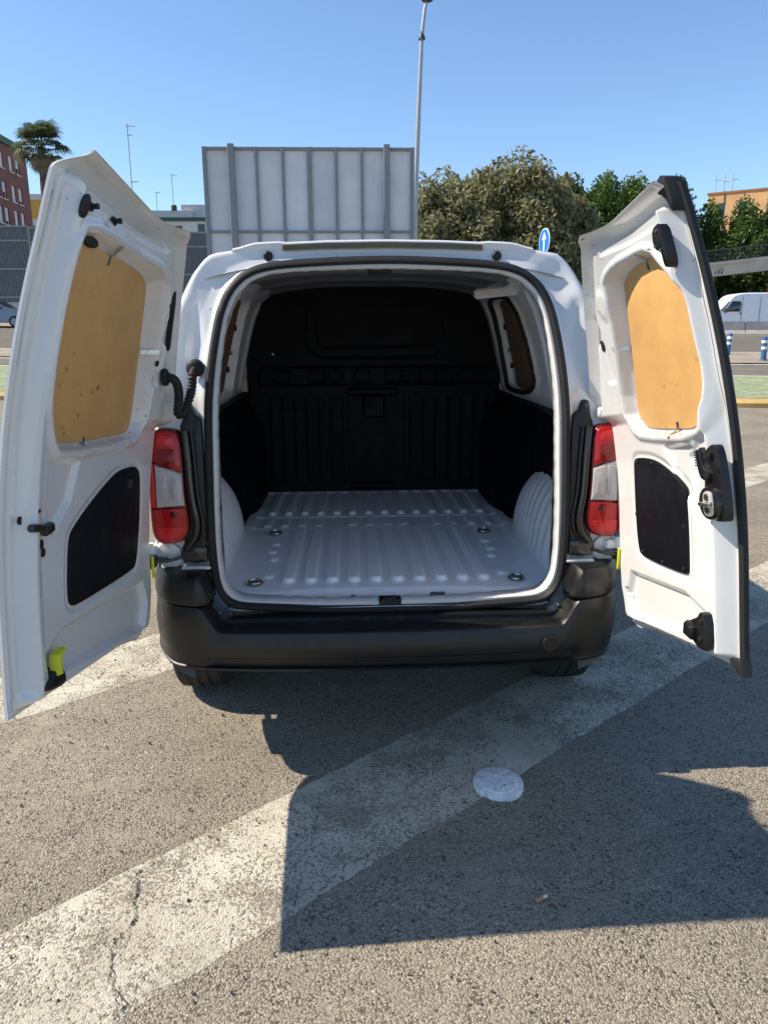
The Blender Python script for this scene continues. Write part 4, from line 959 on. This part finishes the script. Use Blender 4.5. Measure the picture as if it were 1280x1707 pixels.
gr.tube([(gx, 57.98, gzz + .55), (gx + .18, 57.98, gzz + .50), (gx + .10, 57.98, gzz + .2), (gx - .05, 57.98, gzz + .05)], .045, 6).tube([(gx + .25, 57.96, gzz + .02), (gx + .40, 57.96, gzz + .62), (gx + .58, 57.96, gzz + .50), (gx + .50, 57.96, gzz + .05)], .045, 6).build('graffiti', DKM, br)
# ---- corrugated noise barrier behind the far road on the left
FGR = mat('fence_grey_sheet', (.20, .21, .225), .55, var=.1, vs_=.5); FRAIL = mat('fence_rail', (.24, .25, .27), .5)
nb = thing('noise_barrier', 'tall grey corrugated noise barrier along the far road', 'fence', (-22, 54, float(gz(-22, 54))))
pw_ = 3.2
for i in range(22):
    x0 = -69.6 + i * pw_; xa = np.linspace(x0 + .06, x0 + pw_ - .06, 97); v = []
    for k, x in enumerate(xa):
        d = .10 if (k // 2) % 2 else 0; zt_ = 8.66 - .031 * (x + 23.5)
        v += [(x, 54 - d, 3.7), (x, 54 - d, zt_)]
    mesh('sheet_panel', v, [[2 * k, 2 * k + 2, 2 * k + 3, 2 * k + 1] for k in range(96)], FGR, nb, smooth=False)
    zt_ = 8.66 - .031 * (x0 + 23.5); MB().box((x0, 54, (zt_ + 2) / 2), (.12, .2, zt_ - 2)).build('post', FRAIL, nb, smooth=False)
    for h in (-.01, -.92, -2.75, -4.6): MB().box((x0 + pw_ / 2, 53.92, zt_ + h - .05), (pw_ - .12, .07, .10)).build('rail', FRAIL, nb, smooth=False)
    MB().box((x0 + pw_ / 2, 54.05, 2.75), (pw_ - .02, .3, 1.95)).build('plinth', CONC, nb, smooth=False)
# ---- silver car on the left, nose to the right
cz = float(gz(-21, 48.5)) + .02; CX_ = -19.7
cr_ = thing('parked_car', 'dark grey sport utility car stopped in front of the noise barrier', 'car', (CX_ - 2.2, 48.6, cz))
cpf = [(0, .45), (-.02, .70), (-.08, .92), (-.35, 1.02), (-1.25, 1.12), (-1.95, 1.58), (-2.4, 1.68), (-3.6, 1.66), (-4.2, 1.5), (-4.5, 1.05), (-4.52, .5), (-4.4, .3), (-.2, .28)]
CSIL = mat('car_silver', (.17, .19, .225), .3, metal=.5, coat=.8, var=.05)
side_extrude([(CX_ + a, cz + b) for a, b in cpf], 47.7, 49.5, .25, cz + 1.02, CSIL, 'body', cr_)
CS = lambda x, z, t: (CX_ + x, 47.7 - t + max(0, z - 1.02) * .25, cz + z)
MB().plate([(-1.45, 1.10), (-2.35, 1.10), (-2.35, 1.54), (-2.05, 1.54)], CS, -.05, .03, .004).build('side_window', GLASS, cr_); MB().plate([(-2.45, 1.10), (-3.9, 1.12), (-3.7, 1.5), (-2.45, 1.54)], CS, -.05, .03, .004).build('side_window', GLASS, cr_)
MB().add([(CX_ - 1.22, 47.95, cz + 1.135), (CX_ - 1.22, 49.25, cz + 1.135), (CX_ - 1.95, 49.1, cz + 1.61), (CX_ - 1.95, 48.1, cz + 1.61)], [[0, 1, 2, 3]]).build('windscreen', GLASS, cr_)
for y in (47.95, 49.25): MB().box((CX_ - .10, y, cz + .80), (.28, .34, .14), bev=.03).build('headlight', LCLR, cr_)
MB().box((CX_ - .02, 48.6, cz + .72), (.12, .75, .26), bev=.03).build('grille', DKM, cr_); MB().box((CX_ - .02, 48.6, cz + .42), (.16, 1.6, .24), bev=.04).build('lower_grille', DKM, cr_)
MB().plate(rrect(-.55, -.08, .36, .52, .05), CS, -.05, .012, .01).build('fog_light_recess', DKM, cr_)
for x in (-.85, -3.6):
    for y in (47.78, 49.42):
        wv_ = MB().lathe((CX_ + x, y, cz + .34), [(.22, -.11), (.34, -.1), (.35, 0), (.34, .1), (.22, .11)], 28, 'Y').build('wheel', TYRE, cr_); MB().lathe((CX_ + x, y, cz + .34), [(.22, -.115), (.06, -.12), (.06, -.05), (.22, .1)], 24, 'Y').build('rim', RIM, wv_)

# ---- buildings
def facade(root, name_w, wallm, pts_fn, w, z0, z1, wins, depth=.18, frame_m=None, glass_m=None, sill=True, shutter=None):
    """wall with real openings: cells split on window edges; windows are parts"""
    us = sorted({0, w, *[a for q in wins for a in (q[0], q[1])]}); zs = sorted({z0, z1, *[a for q in wins for a in (q[2], q[3])]})
    m = MB()
    for a, b in zip(us, us[1:]):
        for c, d in zip(zs, zs[1:]):
            mu, mz = (a + b) / 2, (c + d) / 2
            if any(q[0] < mu < q[1] and q[2] < mz < q[3] for q in wins): continue
            m.add([pts_fn(a, c, 0), pts_fn(b, c, 0), pts_fn(b, d, 0), pts_fn(a, d, 0)], [[0, 1, 2, 3]])
    for (a, b, c, d) in wins:
        m.add([pts_fn(x, z, t) for t in (0, -depth) for x, z in ((a, c), (b, c), (b, d), (a, d))], [[0, 1, 5, 4], [1, 2, 6, 5], [2, 3, 7, 6], [3, 0, 4, 7]])
    m.build(name_w, wallm, root, smooth=False)
    for i, (a, b, c, d) in enumerate(wins):
        e = .07; f = MB()
        for (p, q, r, s_) in ((a, a + e, c, d), (b - e, b, c, d), (a + e, b - e, c, c + e), (a + e, b - e, d - e, d)):
            f.plate([(p, r), (q, r), (q, s_), (p, s_)], pts_fn, -depth, -depth + .06)
        fo = f.build('window', frame_m, root, smooth=False)
        MB().add([pts_fn(x, z, -depth + .02) for x, z in ((a + e, c + e), (b - e, c + e), (b - e, d - e), (a + e, d - e))], [[0, 1, 2, 3]]).build('pane', glass_m, fo, smooth=False)
        if sill: MB().plate([(a - .06, c - .08), (b + .06, c - .08), (b + .06, c - .003), (a - .06, c - .003)], pts_fn, -.02, .08).build('sill', frame_m, fo, smooth=False)
        if shutter:
            k = shutter[i % len(shutter)]
            if k: MB().plate([(a + .03, d - (d - c) * k), (b - .03, d - (d - c) * k), (b - .03, d - .02), (a + .03, d - .02)], pts_fn, -depth + .05, -depth + .09).build('roller_shutter', SHUT, fo, smooth=False)
SHUT = mat('roller_shutter_white', (.62, .64, .66), .6, var=.06, vs_=2); WFR = mat('window_frame_white', (.68, .68, .67), .6)
def brick_mat(name, a, b, mortar):
    t = NT(name); p = t.pos(); mp = t.n('Mapping'); mp.inputs['Rotation'].default_value = (radians(90), 0, 0); t.l(p, mp.inputs[0])
    bt = t.n('TexBrick'); bt.inputs['Scale'].default_value = 4; t.l(mp.outputs[0], bt.inputs[0])
    bt.inputs['Color1'].default_value = (*a, 1); bt.inputs['Color2'].default_value = (*b, 1); bt.inputs['Mortar'].default_value = (*mortar, 1)
    t.set(Base_Color=t.mix(1, bt.outputs[0], t.ramp(t.noise(p, .5, 5), [(.3, .85), (.7, 1.1)]), 'MULTIPLY'), Roughness=.9); return t.m
RBR = brick_mat('red_brick', (.20, .062, .045), (.25, .085, .06), (.20, .11, .09)); OBR = brick_mat('orange_brick', (.56, .30, .12), (.62, .35, .15), (.50, .34, .2))
PGLASS = mat('window_glass', (.03, .035, .045), .08, coat=.5, var=.3, vs_=2)
GTR = mat('green_cornice', (.035, .10, .06), .6)
rb = thing('brick_apartment_block', 'red brick apartment block with green cornice and white shuttered windows', 'building', (-36, 74, 3))
XW = -30.0; y_near, y_far, zr = 60.0, 76.3, 17.75
RW = lambda u, z, t: (XW + t, y_near + u, z)
wins = []
for z in (11.95, 13.15, 15.75):  pass
rows = [(11.0, 12.45), (13.15, 14.55), (15.7, 17.0)]
cols = [1.2, 2.4, 5.2, 6.4, 9.3, 10.5, 12.4, 13.8]
for (c, d) in rows:
    for u in cols: wins.append((u + .0, u + .78, c, d))
facade(rb, 'wall', RBR, RW, y_far - y_near, 2.0, zr, wins, frame_m=WFR, glass_m=PGLASS, shutter=[.85, 1, .9, .6, .95, .8, 1, .9, .35, .2])
MB().add([(XW, y_far, 2), (XW - 14, y_far, 2), (XW - 14, y_far, zr), (XW, y_far, zr), (XW, y_near, 2), (XW - 14, y_near, 2), (XW - 14, y_near, zr), (XW, y_near, zr)], [[0, 1, 2, 3], [4, 7, 6, 5], [1, 5, 6, 2]]).build('back_wall', RBR, rb, smooth=False)
MB().box((XW - 7, (y_near + y_far) / 2, zr + .28), (14.5, y_far - y_near + .5, .55)).build('cornice', GTR, rb, smooth=False)
MB().box((XW - 7, (y_near + y_far) / 2, zr + .62), (13.6, y_far - y_near - .4, .14)).build('roof', CONC, rb, smooth=False)
def box_building(name, label, x0, x1, y0, y1, z0, z1, wallm, wins, frame_m=WFR, trim=None, shutter=None, glass=PGLASS):
    r = thing(name, label, 'building', ((x0 + x1) / 2, (y0 + y1) / 2, z0))
    facade(r, 'wall', wallm, lambda u, z, t: (x0 + u, y0 - t, z), x1 - x0, z0, z1, wins, frame_m=frame_m, glass_m=glass, shutter=shutter)
    MB().add([(x0, y0, z0), (x0, y1, z0), (x0, y1, z1), (x0, y0, z1), (x1, y0, z0), (x1, y1, z0), (x1, y1, z1), (x1, y0, z1)], [[0, 3, 2, 1], [4, 5, 6, 7], [1, 2, 6, 5], [2, 3, 7, 6]]).build('side_wall', wallm, r, smooth=False)
    if trim:
        for (a, b, m_) in trim: MB().box(((x0 + x1) / 2, (y0 + y1) / 2, (a + b) / 2), (x1 - x0 + .3, y1 - y0 + .3, b - a)).build('trim_band', m_, r, smooth=False)
    return r
WW = mat('white_wall', (.66, .63, .60), .9, var=.06, vs_=.5); OW = mat('ochre_wall', (.62, .34, .07), .9, var=.06); PKW = mat('pale_pink_wall', (.62, .55, .54), .9, var=.05)
TILE = mat('dull_tan_brick', (.36, .27, .18), .9, var=.1)
yb_ = box_building('ochre_house', 'small ochre and white house showing behind the palm trunk', -38.6, -34.2, 95, 103, 3, 17.45, WW, [(1.0, 1.9, 12.3, 14.2), (2.6, 3.5, 12.3, 14.2)], trim=[(14.9, 16.9, OW), (16.95, 17.6, PKW)])
wb = box_building('low_white_block', 'low white block with green edging and rooftop stair house', -31.0, -15.5, 95, 107, 3, 14.85, WW, [(10.0, 11.2, 13.0, 14.2), (12.9, 13.9, 13.1, 14.4), (6, 7.2, 13, 14.2)], trim=[(14.62, 15.05, GTR)])
MB().box((-24.5, 101, 15.6), (11, 8, 1.05)).build('parapet', PKW, wb, smooth=False); MB().box((-18.9, 99.5, 16.0), (2.9, 4, 1.75)).build('stair_house', PKW, wb, smooth=False); MB().box((-16.3, 99, 15.4), (1.5, 3, .7)).build('parapet', WW, wb, smooth=False)
MB().box((-14.2, 94.9, 13.9), (2.4, .12, 1.4)).build('tan_infill', TILE, wb, smooth=False)
MB().lathe((-21.1, 97, 16.15), [(.35, 0), (.35, .5), (.25, .6)], 14).build('roof_vent', DKM, wb)
ob = box_building('orange_brick_block', 'orange brick block rising behind the trees on the far right', 50.9, 74, 110, 124, 3, 21.75, OBR, [(1.3, 2.6, 18.2, 20.3), (4.3, 5.7, 18.2, 20.3), (8.2, 9.6, 18.2, 20.3), (12, 13.4, 18.2, 20.3), (1.3, 2.6, 14, 16.2), (4.3, 5.7, 14, 16.2)], trim=[(21.6, 21.85, mat('terracotta_coping', (.30, .13, .07), .9))])
MB().cyl((53.2, 109.9, 17), (53.2, 109.9, 22), .06, n=8).build('drain_pipe', DKM, ob)
ob.rotation_euler[2] = radians(-35); ob.location.x += 5.6
# ---- rooftop aerials
def aerial(x, y, z0, z1, arms, label, r=.05):
    a = thing('tv_aerial', label, 'aerial', (x, y, z0), 'rooftop television aerials'); MB().tube([(x, y, z0), (x + .02, y, z1)], r, 6).build('mast', GALV, a)
    for z, w_ in arms:
        MB().tube([(x - w_ * .3, y, z), (x + w_, y, z)], r * .7, 6).build('boom', GALV, a)
        for k in range(4): MB().tube([(x + w_ * (.2 + .25 * k), y - .3, z - .12), (x + w_ * (.2 + .25 * k), y + .3, z + .12)], r * .5, 5).build('element', GALV, a)
aerial(-26.75, 100, 15.9, 26.5, ((26.2, .9), (25.2, .5), (19.9, .9)), 'very tall rooftop aerial mast with two booms beside the left door', .06)
aerial(-21.8, 100, 15.9, 20.8, ((20.7, .6),), 'medium rooftop aerial with one boom above the white block', .045)
aerial(-23.6, 99, 15.9, 18.6, ((18.5, .5),), 'short rooftop aerial with one boom on the white block parapet', .045)
for x, h, lb in ((52.7, 23.9, 'leftmost rooftop aerial'), (54.0, 23.7, 'middle rooftop aerial'), (55.3, 24.0, 'rightmost rooftop aerial')):
    aerial(x + 3.2, 118.5, 21.8, h + .9, ((h - .1, .8),), lb.replace('leftmost', 'thin').replace('middle', 'shorter').replace('rightmost', 'wide armed') + ' standing on the orange brick block', .05)
aerial(-34.5, 68, 18.2, 20.6, ((20.4, .5),), 'thin rooftop aerial on the red brick apartment block', .035)

# ---- vegetation
def leaf_mat(name, a, b, c, rough=.55, tr=.45):
    t = NT(name); g_ = t.n('NewGeometry'); rp = g_.outputs['Random Per Island']; p = g_.outputs['Position']
    col = t.ramp(rp, [(0, a), (.5, b), (1, c)]); col = t.mix(1, col, t.ramp(t.noise(p, .8, 3), [(.3, .75), (.7, 1.15)]), 'MULTIPLY')
    t.set(Base_Color=col, Roughness=rough); t.b.inputs['Specular IOR Level'].default_value = .3
    tb = t.n('BsdfTranslucent'); t.l(col, tb.inputs[0]); mx = t.n('MixShader'); mx.inputs[0].default_value = tr
    t.l(t.b.outputs[0], mx.inputs[1]); t.l(tb.outputs[0], mx.inputs[2]); t.l(mx.outputs[0], t.out.inputs[0]); return t.m
BARK = mat('bark', (.10, .075, .055), .95, var=.3, vs_=4, bump=.02, bs=9)
def leaves(name, C_, S, m, parent, asp=2.2, up=.0, seed=0):
    """leaf faces: C_ centres (n,3), S sizes"""
    r = np.random.default_rng(seed); n = len(C_); d = r.normal(size=(n, 3)); d[:, 2] += up; d /= np.linalg.norm(d, axis=1)[:, None]
    e = r.normal(size=(n, 3)); e -= d * np.sum(e * d, 1)[:, None]; e /= np.linalg.norm(e, axis=1)[:, None]
    a = d * (S * asp)[:, None] * .5; b = e * S[:, None] * .5
    v = np.stack([C_ - a, C_ + b, C_ + a, C_ - b], 1).reshape(-1, 3); f = np.arange(4 * n).reshape(-1, 4)
    me = bpy.data.meshes.new(name); me.vertices.add(4 * n); me.vertices.foreach_set('co', v.ravel()); me.loops.add(4 * n); me.loops.foreach_set('vertex_index', f.ravel().astype(np.int32))
    me.polygons.add(n); me.polygons.foreach_set('loop_start', np.arange(0, 4 * n, 4, dtype=np.int32)); me.polygons.foreach_set('loop_total', np.full(n, 4, np.int32)); me.update(calc_edges=True)
    return link(name, me, m, parent)
def tree(name, label, x, y, height, rad, m, seed, nclump=70, per=170, ls=.14, shape='round', base=1.2, group=None, z0=None, crad=.7, cat='tree'):
    r = np.random.default_rng(seed); zg = float(gz(x, y)) if z0 is None else z0; t = thing(name, label, cat, (x, y, zg), group); ztop = zg + height
    tk = MB(); tk.tube([(x, y, zg - .1), (x + .05, y, zg + height * .25), (x - .08, y + .1, zg + height * .5), (x, y, zg + height * .8)], [.05 * height * .5, .04 * height * .5, .026 * height * .5, .01 * height], 10)
    cl = []
    while len(cl) < nclump:
        u = r.uniform(-1, 1, 3)
        if shape == 'round':
            if np.linalg.norm(u) > 1 or np.linalg.norm(u) < .45: continue
            p = np.array([x + u[0] * rad, y + u[1] * rad, zg + base + (height - base) * (.5 + .5 * u[2])])
        else:
            k = (u[2] + 1) / 2; lim = (1 - k ** 2.2) * .95 + .10
            if np.hypot(u[0], u[1]) > lim or np.hypot(u[0], u[1]) < lim * .45 - .1: continue
            p = np.array([x + u[0] * rad, y + u[1] * rad, zg + base + (height - base) * k])
        cl.append(p)
    for p in cl[:14]: tk.tube([(x, y, zg + height * .35), tuple(.5 * p + .5 * np.array([x, y, zg + height * .4])), tuple(p)], [.012 * height, .008 * height, .02], 6)
    tk.build('trunk', BARK, t)
    P_ = []; S = []
    for p in cl:
        cr__ = crad * r.uniform(.6, 1.25); q = r.normal(size=(per, 3)); q /= np.linalg.norm(q, axis=1)[:, None]; q *= (r.random(per) ** .45)[:, None] * cr__
        if shape != 'round': q[:, 2] *= 1.5
        P_.append(p + q); S.append(ls * r.uniform(.6, 1.3, per))
    P_ = np.vstack(P_); P_[:, 2] = np.maximum(P_[:, 2], zg + .1)
    leaves('crown', P_, np.concatenate(S), m, t, seed=seed); return t
OLV = leaf_mat('grey_green_leaf', (.12, .125, .058), (.24, .235, .115), (.36, .34, .20)); FIC = leaf_mat('bright_green_leaf', (.03, .06, .014), (.08, .14, .028), (.15, .225, .05)); DGR = leaf_mat('deep_green_leaf', (.02, .04, .012), (.05, .09, .022), (.09, .14, .035))
tree('olive_tree', 'pale grey green leafy tree just right of the billboard edge', 4.5, 38.5, 7.6, 2.4, OLV, 1, 110, 230, .13, base=.8, crad=.75, group='grey green trees')
tree('olive_tree', 'tallest grey green leafy tree behind the round blue sign', 8.3, 39.5, 8.6, 2.8, OLV, 2, 130, 230, .13, base=.8, crad=.8, group='grey green trees')
tree('olive_tree', 'broad grey green tree between blue sign and open right door', 10.9, 41.5, 8.3, 2.3, OLV, 3, 90, 230, .13, base=.6, crad=.8, group='grey green trees')
tree('olive_tree', 'grey green tree between the billboard and the tallest leafy tree', 6.3, 40.5, 8.2, 2.4, OLV, 4, 120, 220, .13, base=.2, crad=.8, group='grey green trees')
fic = [(14.0, 68, 11.6, 2.6, 'dark green tree hidden mostly behind the grey green trees'), (20.1, 70, 12.6, 2.6, 'back row green tree filling the first gap'), (22.8, 70, 12.9, 2.6, 'back row green tree filling the second gap'), (25.9, 70, 12.9, 2.6, 'back row green tree behind the black door corner'), (28.6, 70, 11.6, 2.6, 'back row green tree beside the orange brick block corner'), (15.6, 66, 11.3, 2.2, 'dark pointed green tree beside the grey green trees'), (18.8, 67, 11.4, 2.4, 'narrow pointed green tree second from the grey green trees'), (21.4, 66, 12.2, 2.4, 'bright green pointed tree behind the right door top'), (24.2, 66.5, 11.9, 2.5, 'dense bright green tree left of the black door corner'), (27.5, 66, 12.3, 2.4, 'pointed green tree right of the black door corner'), (30.3, 65.5, 9.6, 2.3, 'round shouldered green tree in front of the orange brick block'), (33.5, 65, 9.6, 2.5, 'lower green tree covering the orange block windows'), (36.4, 65.5, 10.6, 2.4, 'green tree rising at the end of the tree row')]
for i, (x, y, h, rd, lb) in enumerate(fic):
    tree('evergreen_tree', lb, x, y, h + .25, rd + .35, FIC if i not in (0, 1, 5, 6) else DGR, 20 + i, 210, 260, .17, 'cone', .4, 'dense green trees beyond the footbridge', crad=.85)
# shrubs under the bridge
for i, x in enumerate((17, 20.5, 24, 27.5, 31, 34.5)):
    tree('dark_shrub', ['dark shrub below the footbridge by the olive trees', 'dark shrub below the footbridge, second along the row', 'dark shrub below the footbridge left of the parked van', 'dark shrub below the footbridge above the van nose', 'dark shrub below the footbridge over the van roof', 'dark shrub below the footbridge at the row end'][i], x, 62.8 + (i % 2) * .5, 5.2, 2.2, DGR, 40 + i, 40, 170, .24, 'round', .0, 'dark shrubs below the footbridge', crad=.9, cat='shrub')
# palm
pz = float(gz(-22.5, 60)); pm = thing('palm_tree', 'fan palm with drooping dead skirt above the noise barrier', 'palm tree', (-22.6, 60, pz))
PALM = leaf_mat('palm_leaf', (.035, .055, .022), (.07, .10, .04), (.13, .16, .075)); PDRY = leaf_mat('dry_palm_leaf', (.16, .12, .07), (.24, .19, .11), (.32, .26, .16), tr=.2)
MB().tube([(-22.75, 60, pz), (-22.65, 60, 9), (-22.4, 60, 14.9)], [.34, .28, .24], 14).build('trunk', BARK, pm)
def fronds(n, el0, el1, L, m, name, seed, droop):
    r = np.random.default_rng(seed)
    for i in range(n):
        az = r.uniform(0, 2 * pi); el = radians(r.uniform(el0, el1)); ln = L * r.uniform(.85, 1.1); o_ = Vector((-22.4, 60, 14.8 + r.uniform(-.3, .3)))
        d = Vector((cos(az) * cos(el), sin(az) * cos(el), sin(el))); sd_ = d.cross(Vector((0, 0, 1))).normalized(); up_ = sd_.cross(d)
        b = MB(); stem = o_ + d * ln * .5; b.tube([o_, stem], .025, 5)
        for k in range(17):    # blades of the fan
            a = radians(-78 + 9.75 * k); dd = d * cos(a) + sd_ * sin(a); bl_ = ln * .58 * (.75 + .25 * cos(a)); w_ = .05
            q0 = stem; q1 = stem + dd * bl_ * .6 + up_ * .05; q2 = stem + dd * bl_ + Vector((0, 0, -droop * bl_ * r.uniform(.6, 1.3)))
            s2 = dd.cross(up_).normalized() * w_
            b.add([q0 - s2 * .3, q0 + s2 * .3, q1 + s2, q1 - s2, q2], [[0, 1, 2, 3], [3, 2, 4]])
        b.build(name, m, pm, smooth=False)
fronds(46, -25, 80, 2.15, PALM, 'frond', 5, .35); fronds(20, -75, -45, 1.5, PDRY, 'dead_frond', 6, .3)
